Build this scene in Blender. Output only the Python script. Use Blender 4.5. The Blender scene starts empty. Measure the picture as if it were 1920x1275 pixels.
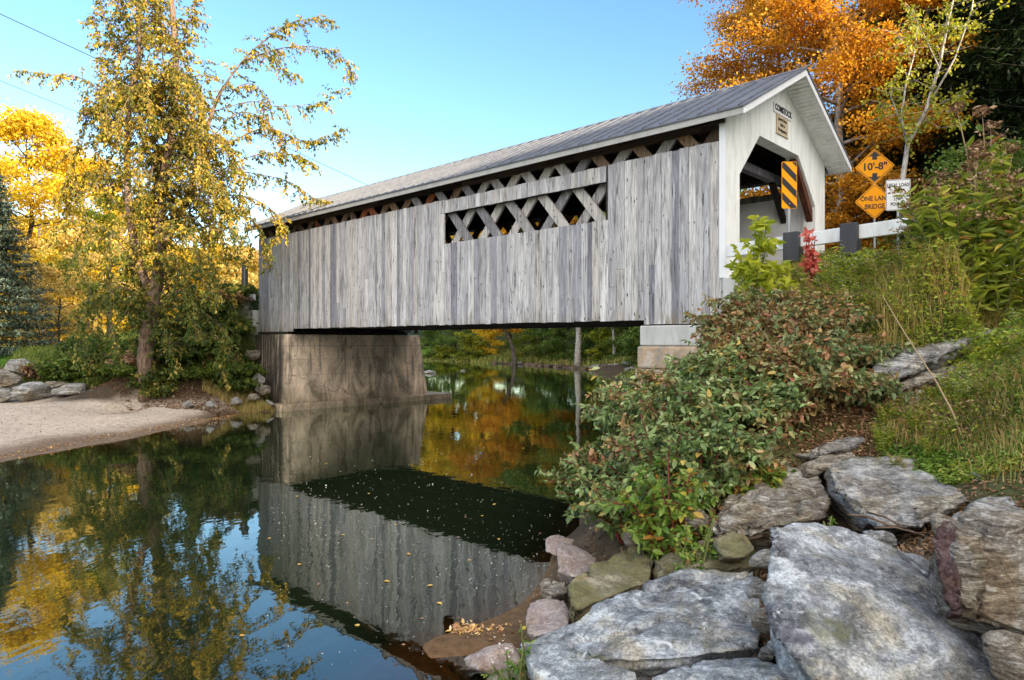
import bpy, bmesh, math, random
import numpy as np
from mathutils import Vector, Matrix

S = bpy.context.scene
R = math.radians
# ------------------------------------------------------------------ camera, sky, sun, exposure
CAMZ = 2.7
cam_d = bpy.data.cameras.new("camera"); cam = bpy.data.objects.new("camera", cam_d)
S.collection.objects.link(cam); S.camera = cam
cam.location = (0, 0, CAMZ); cam.rotation_euler = (R(90), 0, 0)
cam_d.sensor_width = 36; cam_d.lens = 24; cam_d.shift_y = 2.5/1920
cam_d.clip_start = .1; cam_d.clip_end = 3000
SUN_EL = 12.0; SUN_DIR = Vector((.72, -.69, 0)).normalized()       # towards the sun, low behind the hill on the right
SUN_DIR = (SUN_DIR*math.cos(R(SUN_EL)) + Vector((0, 0, math.sin(R(SUN_EL))))).normalized()
FILL_CLOUD = 7.4
W = bpy.data.worlds.new("World"); S.world = W; W.use_nodes = True
wn = W.node_tree.nodes; wl = W.node_tree.links
bg = wn['Background']; sky = wn.new('ShaderNodeTexSky'); sky.sky_type = 'NISHITA'; sky.sun_disc = False
sky.sun_elevation = R(SUN_EL); sky.sun_rotation = math.atan2(SUN_DIR.x, SUN_DIR.y)
sky.air_density = 1.0; sky.dust_density = .6; sky.ozone_density = 1.2; sky.altitude = 200
hs = wn.new('ShaderNodeHueSaturation'); hs.inputs['Saturation'].default_value = 1.28; wl.new(sky.outputs[0], hs.inputs['Color'])
wb = wn.new('ShaderNodeMix'); wb.data_type = 'RGBA'; wb.blend_type = 'MULTIPLY'; wb.inputs[0].default_value = 1; wb.inputs[7].default_value = (1.0, .93, .97, 1); wl.new(hs.outputs[0], wb.inputs[6])
gm = wn.new('ShaderNodeGamma'); gm.inputs['Gamma'].default_value = 1.0; wl.new(wb.outputs[2], gm.inputs['Color']); 
# added bank of pale cloud, unseen behind the camera, to fill the shaded sides
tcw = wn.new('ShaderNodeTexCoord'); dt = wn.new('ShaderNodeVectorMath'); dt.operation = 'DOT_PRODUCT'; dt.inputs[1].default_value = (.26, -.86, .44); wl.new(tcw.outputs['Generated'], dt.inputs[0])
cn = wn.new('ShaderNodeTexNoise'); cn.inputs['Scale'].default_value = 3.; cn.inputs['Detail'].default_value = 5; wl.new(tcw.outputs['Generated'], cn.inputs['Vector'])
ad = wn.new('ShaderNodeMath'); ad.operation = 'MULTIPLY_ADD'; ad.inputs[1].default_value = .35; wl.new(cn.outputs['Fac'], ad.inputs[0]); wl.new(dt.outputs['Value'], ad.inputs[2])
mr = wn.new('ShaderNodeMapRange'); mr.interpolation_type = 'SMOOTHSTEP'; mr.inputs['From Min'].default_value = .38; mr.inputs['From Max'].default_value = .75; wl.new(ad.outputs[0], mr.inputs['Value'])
cm = wn.new('ShaderNodeMix'); cm.data_type = 'RGBA'; cm.inputs[7].default_value = (FILL_CLOUD*1.0, FILL_CLOUD*.955, FILL_CLOUD*.92, 1); wl.new(mr.outputs[0], cm.inputs[0]); wl.new(gm.outputs[0], cm.inputs[6])
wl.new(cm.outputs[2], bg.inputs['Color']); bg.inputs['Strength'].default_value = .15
sun_d = bpy.data.lights.new("sun", 'SUN'); sun_d.energy = 4.4; sun_d.angle = R(.6); sun_d.color = (1, .83, .60)
sun = bpy.data.objects.new("sun", sun_d); S.collection.objects.link(sun)
sun.rotation_euler = SUN_DIR.to_track_quat('Z', 'Y').to_euler(); sun.location = (0, 0, 60)
S.view_settings.view_transform = 'Standard'; S.view_settings.look = 'None'
S.view_settings.gamma = 1; S.view_settings.exposure = 1.6
S.cycles.max_bounces = 6; S.cycles.diffuse_bounces = 3; S.cycles.glossy_bounces = 3
S.cycles.transparent_max_bounces = 8; S.cycles.transmission_bounces = 3
S.cycles.use_denoising = True

rs = np.random.RandomState(7); random.seed(7)
F = 1280.0
def P(px, py, Y):                      # photo direction at a chosen distance -> world point
    return ((px-960)/F*Y, Y, CAMZ + (640-py)/F*Y)

# ------------------------------------------------------------------ tagging
def tag(o, label=None, cat=None, group=None, kind=None):
    if label: o['label'] = label
    if cat: o['category'] = cat
    if group: o['group'] = group
    if kind: o['kind'] = kind
    return o
def empty(name, loc, rz=0, label=None, cat=None, group=None):
    o = bpy.data.objects.new(name, None); S.collection.objects.link(o)
    o.location = loc; o.rotation_euler = (0, 0, rz); o.empty_display_size = .3
    return tag(o, label, cat, group)
def link(name, me, mat, parent=None, loc=None):
    o = bpy.data.objects.new(name, me); S.collection.objects.link(o)
    if mat is not None:
        me.materials.clear(); me.materials.append(mat)
    if parent is not None: o.parent = parent
    if loc is not None: o.location = loc
    return o
def copy_tree(o, parent=None):
    c = o.copy(); S.collection.objects.link(c); c.parent = parent
    for ch in [x for x in o.children]: copy_tree(ch, c)
    return c

# ------------------------------------------------------------------ mesh building
def raw_mesh(name, V, faces, rnd=None, col=None, smooth=False):
    """faces: list of (m,k) int arrays"""
    me = bpy.data.meshes.new(name)
    V = np.asarray(V, dtype=np.float32)
    me.vertices.add(len(V)); me.vertices.foreach_set('co', V.ravel())
    faces = [np.asarray(f, dtype=np.int32) for f in faces if len(f)]
    loops = np.concatenate([f.ravel() for f in faces])
    starts = []; s = 0
    for f in faces:
        k = f.shape[1]; starts.append(s + np.arange(len(f))*k); s += f.size
    starts = np.concatenate(starts).astype(np.int32)
    me.loops.add(len(loops)); me.loops.foreach_set('vertex_index', loops)
    me.polygons.add(len(starts)); me.polygons.foreach_set('loop_start', starts)
    if smooth: me.polygons.foreach_set('use_smooth', np.ones(len(starts), dtype=bool))
    me.update(calc_edges=True)
    if rnd is not None:
        a = me.attributes.new('rnd', 'FLOAT', 'FACE'); a.data.foreach_set('value', np.asarray(rnd, dtype=np.float32))
    if col is not None:
        a = me.attributes.new('tint', 'FLOAT_COLOR', 'POINT')
        c = np.ones((len(V), 4), dtype=np.float32); c[:, :3] = col; a.data.foreach_set('color', c.ravel())
    return me

class MB:
    def __init__(s): s.v = []; s.f = []; s.r = []; s.n = 0
    def add(s, verts, faces, r=0.):
        s.v.extend([tuple(map(float, q)) for q in verts])
        for f in faces: s.f.append([i + s.n for i in f]); s.r.append(r)
        s.n += len(verts); return s
    def hexa(s, c, r=0.):     # 8 corners: bottom 4 ccw, top 4
        return s.add(c, [(3, 2, 1, 0), (4, 5, 6, 7), (0, 1, 5, 4), (1, 2, 6, 5), (2, 3, 7, 6), (3, 0, 4, 7)], r)
    def box(s, a, b, r=0.):
        (x0, y0, z0), (x1, y1, z1) = a, b
        return s.hexa([(x0, y0, z0), (x1, y0, z0), (x1, y1, z0), (x0, y1, z0), (x0, y0, z1), (x1, y0, z1), (x1, y1, z1), (x0, y1, z1)], r)
    def beam(s, p, q, w, t, side=(0, 1, 0), r=0.):   # w across, t along 'side'
        p = Vector(p); q = Vector(q); d = (q-p).normalized(); sd = Vector(side).normalized()
        u = d.cross(sd).normalized()*w/2; v = sd*t/2
        return s.hexa([p-u-v, p+u-v, p+u+v, p-u+v, q-u-v, q+u-v, q+u+v, q-u+v], r)
    def prism(s, pts, off, r=0.):    # polygon pts 3D extruded by off
        n = len(pts); off = Vector(off); a = [Vector(p) for p in pts]; b = [p+off for p in a]
        return s.add(a+b, [tuple(range(n))[::-1], tuple(range(n, 2*n))] + [(i, (i+1) % n, n+(i+1) % n, n+i) for i in range(n)], r)
    def tube(s, pts, rad, n=6, r=0.):
        pts = [Vector(p) for p in pts]
        if not hasattr(rad, '__len__'): rad = [rad]*len(pts)
        vs = []; k = len(pts)
        ref = Vector((.31, .17, .93))
        for i, p in enumerate(pts):
            d = (pts[min(i+1, k-1)] - pts[max(i-1, 0)])
            if d.length < 1e-6: d = Vector((0, 0, 1))
            d.normalize()
            u = d.cross(ref if abs(d.dot(ref)) < .95 else Vector((1, 0, 0))).normalized(); w = d.cross(u)
            for j in range(n):
                a = 2*math.pi*j/n; vs.append(p + (u*math.cos(a) + w*math.sin(a))*rad[i])
        fs = [(i*n+j, i*n+(j+1) % n, (i+1)*n+(j+1) % n, (i+1)*n+j) for i in range(k-1) for j in range(n)]
        fs += [tuple(range(n))[::-1], tuple((k-1)*n+j for j in range(n))]
        return s.add(vs, fs, r)
    def mesh(s, name, smooth=False):
        me = bpy.data.meshes.new(name); me.from_pydata(s.v, [], s.f); me.update()
        a = me.attributes.new('rnd', 'FLOAT', 'FACE'); a.data.foreach_set('value', np.array(s.r, dtype=np.float32))
        if smooth: me.polygons.foreach_set('use_smooth', np.ones(len(me.polygons), dtype=bool))
        return me
    def build(s, name, mat, parent=None, smooth=False, bevel=0, loc=None):
        me = s.mesh(name, smooth)
        if not smooth and bevel >= 0:
            b = bmesh.new(); b.from_mesh(me); bmesh.ops.recalc_face_normals(b, faces=b.faces); b.to_mesh(me); b.free()
        o = link(name, me, mat, parent, loc)
        if bevel > 0:
            m = o.modifiers.new('bevel', 'BEVEL'); m.width = bevel; m.segments = 2; m.limit_method = 'ANGLE'
        return o

# ------------------------------------------------------------------ numpy noise
def _h(ix, iy, iz, seed):
    n = (ix*374761393 + iy*668265263 + iz*1274126177 + seed*974711) & 0xffffffff
    n = ((n ^ (n >> 13))*1274126177) & 0xffffffff
    n = (n ^ (n >> 16)) & 0xffffffff
    return n/4294967295.0
def vnoise(p, seed=0):
    p = np.asarray(p, dtype=np.float64); i = np.floor(p).astype(np.int64); f = p-i; f = f*f*(3-2*f)
    out = 0
    for dx in (0, 1):
        for dy in (0, 1):
            for dz in (0, 1):
                w = (f[:, 0] if dx else 1-f[:, 0])*(f[:, 1] if dy else 1-f[:, 1])*(f[:, 2] if dz else 1-f[:, 2])
                out = out + w*_h(i[:, 0]+dx, i[:, 1]+dy, i[:, 2]+dz, seed)
    return out*2-1
def fbm(p, oct=4, seed=0, gain=.5):
    p = np.asarray(p, dtype=np.float64); a = 1.; t = 0; s = 0
    for k in range(oct):
        t = t + a*vnoise(p, seed+k*17); s += a; a *= gain; p = p*2.03+11.7
    return t/s

# ------------------------------------------------------------------ materials
def newmat(name):
    m = bpy.data.materials.new(name); m.use_nodes = True
    nt = m.node_tree; nt.nodes.clear(); return m, nt
class NT:
    def __init__(s, name): s.m, s.nt = newmat(name)
    def n(s, typ, props=None, **inp):
        nd = s.nt.nodes.new('ShaderNode'+typ)
        for k, v in (props or {}).items(): setattr(nd, k, v)
        for k, v in inp.items():
            key = int(k[1:]) if k[0] == '_' and k[1:].isdigit() else k.replace('_', ' ')
            sock = nd.inputs[key]
            if hasattr(v, 'is_output') or isinstance(v, bpy.types.NodeSocket): s.nt.links.new(v, sock)
            else: sock.default_value = v
        return nd
    def ramp(s, fac, stops, interp='LINEAR'):
        nd = s.nt.nodes.new('ShaderNodeValToRGB'); cr = nd.color_ramp; cr.interpolation = interp
        while len(cr.elements) < len(stops): cr.elements.new(.5)
        for e, (p, c) in zip(cr.elements, stops):
            e.position = p; e.color = (c[0], c[1], c[2], 1) if hasattr(c, '__len__') else (c, c, c, 1)
        s.nt.links.new(fac, nd.inputs[0]); return nd.outputs[0]
    def mapping(s, scale=(1, 1, 1), rot=(0, 0, 0), src='Object'):
        tc = s.n('TexCoord'); 
        return s.n('Mapping', None, Vector=tc.outputs[src], Scale=scale, Rotation=rot).outputs[0]
    def noise(s, vec, scale=5, detail=4, rough=.55, dist=0., **k):
        return s.n('TexNoise', None, Vector=vec, Scale=scale, Detail=detail, Roughness=rough, Distortion=dist).outputs['Fac']
    def mix(s, fac, a, b, mode='MIX'):
        nd = s.nt.nodes.new('ShaderNodeMix'); nd.data_type = 'RGBA'; nd.blend_type = mode
        for sock, v in ((nd.inputs[0], fac), (nd.inputs[6], a), (nd.inputs[7], b)):
            if isinstance(v, bpy.types.NodeSocket): s.nt.links.new(v, sock)
            elif hasattr(v, '__len__'): sock.default_value = (v[0], v[1], v[2], 1)
            else: sock.default_value = v
        return nd.outputs[2]
    def math(s, op, a, b=0., c=0.):
        nd = s.nt.nodes.new('ShaderNodeMath'); nd.operation = op
        for i, v in enumerate((a, b, c)):
            if isinstance(v, bpy.types.NodeSocket): s.nt.links.new(v, nd.inputs[i])
            else: nd.inputs[i].default_value = v
        return nd.outputs[0]
    def attr(s, name='rnd'):
        return s.n('Attribute', {'attribute_name': name})
    def bump(s, h, dist=.01, strength=1.):
        return s.n('Bump', None, Height=h, Distance=dist, Strength=strength).outputs[0]
    def out(s, sh):
        o = s.n('OutputMaterial'); s.nt.links.new(sh, o.inputs['Surface']); return s.m
    def pbr(s, col, rough=.6, normal=None, metal=0., spec=.5):
        b = s.n('BsdfPrincipled')
        for k, v in (('Base Color', col), ('Roughness', rough), ('Metallic', metal), ('Specular IOR Level', spec), ('Normal', normal)):
            if v is None: continue
            if isinstance(v, bpy.types.NodeSocket): s.nt.links.new(v, b.inputs[k])
            elif hasattr(v, '__len__'): b.inputs[k].default_value = (v[0], v[1], v[2], 1)
            else: b.inputs[k].default_value = v
        return b.outputs[0]

def m_wood(name, dark, light, knot=.5, stain=None, axis='z', rs_=.35):
    t = NT(name); r = t.attr().outputs['Fac']
    tc = t.n('TexCoord'); off = t.n('CombineXYZ', None, X=t.math('MULTIPLY', r, 37.), Y=0., Z=t.math('MULTIPLY', r, 91.)).outputs[0]
    v = t.n('VectorMath', {'operation': 'ADD'}, _0=tc.outputs['Object'], _1=off).outputs[0]
    sc = {'z': (22, 22, .9), 'x': (.9, 22, 22)}[axis]
    g = t.n('Mapping', None, Vector=v, Scale=sc).outputs[0]
    grain = t.noise(g, 1.6, 6, .65, 1.2)
    g2 = t.n('Mapping', None, Vector=v, Scale={'z': (5, 5, .7), 'x': (.7, 5, 5)}[axis]).outputs[0]
    blot = t.noise(g2, 1.2, 4, .6, .5)
    c = t.ramp(grain, [(.28, dark), (.5, [(a+b)/2 for a, b in zip(dark, light)]), (.66, light)])
    tone = t.ramp(r, [(0, (.36, .37, .43)), (.12, (.62, .62, .66)), (.3, (1.0, .98, .95)), (.5, (.78, .77, .78)), (.75, (1.08, 1.06, 1.03)), (.88, (.92, .86, .78)), (1, (1.22, 1.2, 1.16))])
    c = t.mix(1., c, tone, 'MULTIPLY')
    c = t.mix(t.math('MULTIPLY', t.ramp(blot, [(.50, 0), (.72, 1)]), .55), c, [a*.42 for a in dark])
    c = t.mix(t.math('MULTIPLY', t.ramp(blot, [(.28, 1), (.42, 0)]), .35), c, [min(1, a*1.3) for a in light])
    dk = t.noise(t.n('Mapping', None, Vector=v, Scale={'z': (16, 16, 1.1), 'x': (1.1, 16, 16)}[axis]).outputs[0], 1.0, 5, .7, .8)
    c = t.mix(t.ramp(dk, [(.55, 0), (.64, .85)]), c, [a*.26 for a in dark])
    kn = t.n('TexVoronoi', {'feature': 'F1'}, Vector=t.n('Mapping', None, Vector=v, Scale={'z': (8, 8, 3.4), 'x': (3.4, 8, 8)}[axis]).outputs[0], Scale=1.0).outputs['Distance']
    c = t.mix(t.math('MULTIPLY', t.ramp(t.math('ADD', kn, t.math('MULTIPLY', t.noise(v, 3.3, 2, .5), .42)), [(.27, 1), (.33, 0)]), knot), c, (.035, .03, .028))
    if stain:
        z = t.n('SeparateXYZ', None, Vector=tc.outputs['Object']).outputs['Z']
        mk = t.math('MULTIPLY', t.ramp(z, [(.42, 1), (.80, 0)]), t.ramp(blot, [(.42, 0), (.6, 1)]))
        c = t.mix(t.math('MULTIPLY', mk, .6), c, stain)
    h = t.math('ADD', grain, t.math('MULTIPLY', blot, .5))
    return t.out(t.pbr(c, .85, t.bump(h, .004, .8), 0, .25))

def m_leaf(name, stops, transl=.35, rough=.5, spec=.35, patch=None, gain=1.):
    stops = [(p, tuple(min(.85, x*gain) for x in c)) for p, c in stops]
    t = NT(name); r = t.attr().outputs['Fac']
    c = t.ramp(r, stops)
    if patch:      # second colour creeping in by position (turning leaves)
        nz = t.noise(t.mapping((1, 1, 1)), patch[1], 2, .5)
        c = t.mix(t.ramp(nz, [(patch[2], 0), (patch[2]+.10, 1)]), c, t.ramp(r, patch[0]))
    b = t.pbr(c, rough, None, 0, spec)
    tr = t.n('BsdfTranslucent'); t.nt.links.new(t.mix(.35, c, t.mix(1., c, (2.0, 1.9, 1.2), 'MULTIPLY')), tr.inputs['Color'])
    mx = t.n('MixShader', None, Fac=transl); t.nt.links.new(b, mx.inputs[1]); t.nt.links.new(tr.outputs[0], mx.inputs[2])
    return t.out(mx.outputs[0])

def m_bark(name, dark, light, scale=1.):
    t = NT(name); v = t.mapping((6*scale, 6*scale, 1.3*scale))
    n = t.noise(v, 2., 5, .65, .6); c = t.ramp(n, [(.35, dark), (.62, light)])
    n2 = t.noise(t.mapping((1, 1, 1)), 3.*scale, 3)
    c = t.mix(t.ramp(n2, [(.5, 0), (.62, .6)]), c, [x*.5 for x in dark])
    return t.out(t.pbr(c, .9, t.bump(n, .02), 0, .2))

def m_rock(name, dark, mid, light, rot=(.3, .2, .4), strata=5., moss=0., stain=None, bump=.03):
    t = NT(name)
    v = t.mapping((1, 1, strata), rot)
    lay = t.noise(v, 1.7, 9, .68, 1.6); fine = t.noise(t.mapping((1, 1, strata*.6), rot), 17., 8, .78)
    big = t.noise(t.mapping((1, 1, 1)), 1.6, 7, .68)
    f = t.math('ADD', t.math('MULTIPLY', lay, .55), t.math('MULTIPLY', fine, .45))
    c = t.ramp(f, [(.405, dark), (.455, [a*.6+b*.4 for a, b in zip(mid, dark)]), (.50, mid), (.565, light)])
    brn = t.noise(t.mapping((1, 1, 1)), 1.1, 7, .7, 1.); c = t.mix(t.ramp(brn, [(.46, 0), (.58, .8)]), c, t.mix(1., c, (.88, .74, .52), 'MULTIPLY'))
    spk = t.noise(t.mapping((1, 1, 1)), 55., 4, .8); c = t.mix(1., c, t.ramp(spk, [(.36, .55), (.5, 1.), (.64, 1.35)]), 'MULTIPLY')
    c = t.mix(t.ramp(big, [(.50, 0), (.64, .6)]), c, t.mix(1., c, (.42, .40, .42), 'MULTIPLY'))
    pt = t.noise(t.mapping((1, 1, strata*.5), rot), 3.1, 8, .75, 1.2); c = t.mix(t.ramp(pt, [(.56, 0), (.63, .65)]), c, dark)
    cr = t.n('TexVoronoi', {'feature': 'DISTANCE_TO_EDGE'}, Vector=t.n('VectorMath', {'operation': 'ADD'}, _0=v, _1=t.n('TexNoise', None, Vector=v, Scale=2.5, Detail=4.).outputs['Color']).outputs[0], Scale=.9).outputs['Distance']
    crk = t.ramp(cr, [(0, 1), (.018, 0)])
    c = t.mix(t.math('MULTIPLY', t.math('MULTIPLY', crk, t.ramp(fine, [(.42, 0), (.6, 1)])), .6), c, [x*.4 for x in dark])
    wv = t.noise(t.mapping((1, 1, strata*1.6), rot), 4.5, 4, .6, .8)
    c = t.mix(t.ramp(wv, [(.63, 0), (.70, .7)]), c, [min(.8, x*1.35) for x in light])
    if stain:
        sn = t.noise(t.mapping((1, 1, 1)), stain[1], 5, .65, .4)
        c = t.mix(t.ramp(sn, [(stain[2], 0), (stain[2]+.08, .85)]), c, stain[0])
    lich = t.noise(t.mapping((1, 1, 1)), 9., 5, .7)
    c = t.mix(t.ramp(lich, [(.60, 0), (.67, .45)]), c, (.33, .35, .30))
    if moss > 0:
        mn = t.noise(t.mapping((1, 1, 1)), 2.2, 5, .6)
        up = t.n('SeparateXYZ', None, Vector=t.n('NewGeometry').outputs['Normal']).outputs['Z']
        mk = t.math('MULTIPLY', t.ramp(mn, [(.62-moss*.3, 0), (.72-moss*.3, 1)]), t.ramp(up, [(.0, .4), (.6, 1)]))
        c = t.mix(t.math('MULTIPLY', mk, t.ramp(fine, [(.35, .25), (.6, .95)])), c, t.ramp(fine, [(.35, (.05, .05, .015)), (.65, (.17, .165, .06))]))
    h = t.math('SUBTRACT', t.math('ADD', lay, t.math('ADD', t.math('MULTIPLY', fine, .7), t.math('MULTIPLY', spk, .15))), t.math('MULTIPLY', crk, .12))
    return t.out(t.pbr(c, .72, t.bump(h, bump, 1.), 0, .3))

def m_paint(name, col, rough=.5, dirt=.25, dcol=(.12, .10, .07), metal=0., scale=2., spec=.4):
    t = NT(name); n = t.noise(t.mapping((2, 2, .5)), scale, 6, .65, .3)
    c = t.mix(t.math('MULTIPLY', t.ramp(n, [(.45, 0), (.75, 1)]), dirt), col, dcol)
    f = t.noise(t.mapping(), 40, 2)
    return t.out(t.pbr(c, rough, t.bump(f, .0008, .5), metal, spec))

def m_concrete(name, col=(.82, .655, .49)):
    t = NT(name); ob = t.mapping((1, 1, 1))
    big = t.noise(t.mapping((.8, .8, .5)), 1.3, 6, .65, .8); streak = t.noise(t.mapping((3.2, 3.2, .22)), 1.6, 6, .7, .3); fine = t.noise(ob, 22, 4, .7)
    c = t.ramp(big, [(.38, [x*.42 for x in col]), (.47, [x*.8 for x in col]), (.54, col), (.68, (col[0]*1.35, col[1]*1.33, col[2]*1.28))])
    c = t.mix(t.ramp(streak, [(.53, 0), (.63, .62)]), c, (.10, .075, .055))
    c = t.mix(t.ramp(streak, [(.26, .5), (.38, 0)]), c, (.58, .57, .55))
    sep = t.n('SeparateXYZ', None, Vector=ob)
    # damp algae at the foot, black drip staining on the upstream corner
    c = t.mix(t.math('MULTIPLY', t.ramp(t.math('ADD', sep.outputs['Z'], t.math('MULTIPLY', big, .9)), [(0, .8), (1, 0)]), .0), c, (.1, .1, .05))
    low = t.n('MapRange', None, Value=t.math('ADD', sep.outputs['Z'], t.math('MULTIPLY', big, 1.2)), **{'_1': -1.9, '_2': -1.1, '_3': .65, '_4': 0.}).outputs[0]
    c = t.mix(low, c, (.13, .11, .06))
    blk = t.n('MapRange', None, Value=t.math('ADD', sep.outputs['X'], t.math('MULTIPLY', streak, .9)), **{'_1': -18.35, '_2': -18.05, '_3': .9, '_4': 0.}).outputs[0]
    blk = t.math('MULTIPLY', blk, t.ramp(sep.outputs['Y'], [(0, 1), (.02, 0)]))
    c = t.mix(t.math('MULTIPLY', blk, t.ramp(streak, [(.36, .15), (.5, 1)])), c, (.035, .037, .035))
    sp = t.noise(ob, 5.5, 5, .7, 1.5)
    c = t.mix(t.ramp(sp, [(.60, 0), (.66, .6)]), c, (.10, .085, .07))
    hz = t.n('TexWave', {'wave_type': 'BANDS', 'bands_direction': 'Z'}, Vector=ob, Scale=.62, Distortion=.15, Detail=2.).outputs['Fac']
    c = t.mix(t.ramp(fine, [(.35, .35), (.5, 0)]), c, (.16, .12, .09))
    for zl, wd, st_ in ((-.18, .012, .8), (-.72, .010, .6), (-1.35, .012, .55)):
        e = t.math('ABSOLUTE', t.math('SUBTRACT', t.math('ADD', sep.outputs['Z'], t.math('MULTIPLY', fine, .012)), zl)); c = t.mix(t.math('MULTIPLY', t.ramp(e, [(0, 1), (wd, 0)]), st_), c, (.09, .07, .055))
    cv = t.n('TexVoronoi', {'feature': 'DISTANCE_TO_EDGE'}, Vector=t.n('VectorMath', {'operation': 'ADD'}, _0=ob, _1=t.n('TexNoise', None, Vector=ob, Scale=1.6, Detail=6.).outputs['Color']).outputs[0], Scale=.42).outputs['Distance']
    c = t.mix(t.math('MULTIPLY', t.ramp(cv, [(0, .9), (.010, 0)]), t.ramp(big, [(.42, 0), (.55, 1)])), c, (.05, .04, .035))
    return t.out(t.pbr(c, .85, t.bump(t.math('ADD', fine, t.math('MULTIPLY', big, 1.5)), .012), 0, .25))

M = {}
M['board'] = m_wood('weathered_grey_board', (.26, .255, .26), (.72, .715, .725), .85, (.16, .12, .05))
M['lattice'] = m_wood('weathered_lattice_plank', (.27, .255, .24), (.60, .58, .56), .5)
M['lattice_in'] = m_wood('brown_lattice_plank', (.13, .085, .055), (.30, .21, .14), .5)
M['timber'] = m_wood('dark_brown_timber', (.035, .026, .02), (.11, .08, .06), .3, axis='x')
M['red_timber'] = m_wood('reddish_timber', (.18, .055, .025), (.36, .13, .06), .3)
M['dark_timber'] = m_paint('old_dark_timber', (.03, .024, .018), .9)
M['white_board'] = m_paint('white_painted_board', (.84, .85, .82), .6, .55, (.42, .42, .35))
M['white_trim'] = m_paint('white_trim_paint', (.78, .78, .79), .5, .12, (.3, .3, .28))
M['fascia'] = m_paint('faded_fascia_paint', (.42, .41, .385), .6, .4, (.16, .15, .13))
M['gap'] = m_paint('shadow_groove', (.08, .08, .075), .9, 0)
M['concrete'] = m_concrete('stained_concrete')
M['concrete_new'] = m_paint('pale_concrete', (.52, .52, .50), .85, .6, (.22, .21, .19), scale=1.3)
M['steel'] = m_paint('galvanised_steel', (.42, .44, .46), .4, .2, (.2, .2, .2), .7)
M['post_black'] = m_paint('black_guard_block', (.035, .036, .042), .55, .3, (.10, .09, .08))
M['rail_white'] = m_paint('white_rail_paint', (.68, .70, .71), .6, .7, (.36, .36, .33))
M['sign_yellow'] = m_paint('amber_sign_face', (.88, .34, .008), .65, .12, (.35, .16, .02), spec=.15)
M['sign_white'] = m_paint('white_sign_face', (.68, .70, .70), .45, .15, (.4, .4, .4))
M['black'] = m_paint('black_sign_paint', (.012, .012, .012), .5, 0)
M['tan'] = m_paint('tan_plaque', (.52, .43, .30), .6, .4, (.3, .22, .12))
M['wire'] = m_paint('cable_black', (.03, .03, .035), .6, 0)

def m_roof():
    t = NT('grey_metal_roof'); n = t.noise(t.mapping((.6, 3, 3)), 2., 5, .6); n2 = t.noise(t.mapping((3, .25, .25)), 2., 4, .6)
    c = t.ramp(n, [(.35, (.085, .095, .115)), (.65, (.14, .15, .175))]); c = t.mix(t.ramp(n2, [(.5, 0), (.75, .5)]), c, (.19, .19, .20))
    rg = t.ramp(n, [(.3, .55), (.7, .7)])
    return t.out(t.pbr(c, rg, t.bump(n2, .004, .4), .12, .3))
M['roof'] = m_roof()
def m_interior():
    t = NT('spattered_white_boards'); v = t.mapping()
    n = t.noise(v, 2.2, 5, .65); c = t.mix(t.ramp(n, [(.5, 0), (.75, .35)]), (.86, .85, .84), (.55, .50, .47))
    sp = t.noise(v, 7.0, 3, .55, .3); c = t.mix(t.ramp(sp, [(.69, 0), (.71, 1)]), c, (.03, .028, .025))
    return t.out(t.pbr(c, .7, None, 0, .3))
M['white_inside'] = m_interior()
# ------------------------------------------------------------------ terrain
OX, OY = 4.5625, 14.6
BX = (.7275, -.6861); BY = (.6861, .7275)
def B(x, y): return (OX + BX[0]*x + BY[0]*y, OY + BX[1]*x + BY[1]*y)
BANG = math.atan2(BX[1], BX[0])
cp = []
def c3(x, y, z): cp.append((x, y, z))
def cb(x, y, z): a = B(x, y); cp.append((a[0], a[1], z))
def cpx(px, py, Y): p = P(px, py, Y); cp.append(p)
for q in [(-5,12),(-3,20),(0,25),(-3,9),(-7,14),(-4.5,5),(-8,1),(-9,-8),(3,30),(4,38),(3,48),(-1,60),(-6,75),(-14,88),(-26,99),(-40,103)]: c3(q[0], q[1], -1.5)
c3(-7,22,-1); c3(-1,14,-1.2); c3(-60,108,-1.0); c3(-90,112,-1.0)
for q in [(-3.6,0),(-2.4,2.5),(-1.6,4.3),(-.75,6.0),(-.15,6.6),(.45,8.2),(1.0,10.0),(1.7,12.2),(2.6,14.6),(3.1,15.9),(7.4,20.6),(10,28),(13,38),(13,48),(10.9,55.7),(7.4,66),(2.4,76.8),(-5,90),(-14,104),(-30,110),(-60,116)]: c3(q[0], q[1], 0)
for q in [(-19,-8),(-16,0),(-14,5),(-12.3,10),(-11.35,15),(-11.15,16.7),(-10.6,19),(-10.2,23),(-9.4,26.2),(-7.5,38),(-11,50),(-14,65),(-17,80),(-24,92),(-36,96),(-60,99),(-90,102)]: c3(q[0], q[1], 0)
for q in [(-14,17,.22),(-17,20,.38),(-13,22,.32),(-18.8,25,.42),(-13.8,25.3,.5),(-11,25.5,.3),(-24,22,.6),(-22,15,.4),(-20,8,.5),(-26,2,.6),(-30,-8,1)]: c3(*q)
for q in [(-20,28,1.1),(-24,30,1.6),(-16,28,1.2),(-30,40,1.85),(-45,60,1.9),(-30,70,1.9),(-20,40,1.75),(-60,85,2),(-24,60,1.8),(-34,28,1.7),(-45,20,2),(-18,33,1.7)]: c3(*q)
for x, z in [(-21.3, 4.0), (-26, 3.9), (-34, 3.1), (-45, 2.3)]:
    for y in (-.3, 3, 6.3): cb(x, y, z)
cb(-21.3,-2.4,2.9); cb(-20.3,-3.2,1.6); cb(-19.2,-1.8,.45); cb(-29,-5.5,1.8); cb(-36,-6.5,1.9); cb(-19.8,-.6,.9); cb(-21,-4.6,1.3)
for y_ in (0, 2, 4, 6.3): cb(-18.2, y_, -1.3); cb(-16.5, y_, -1.5); cb(-20.4, y_, .3)
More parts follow.
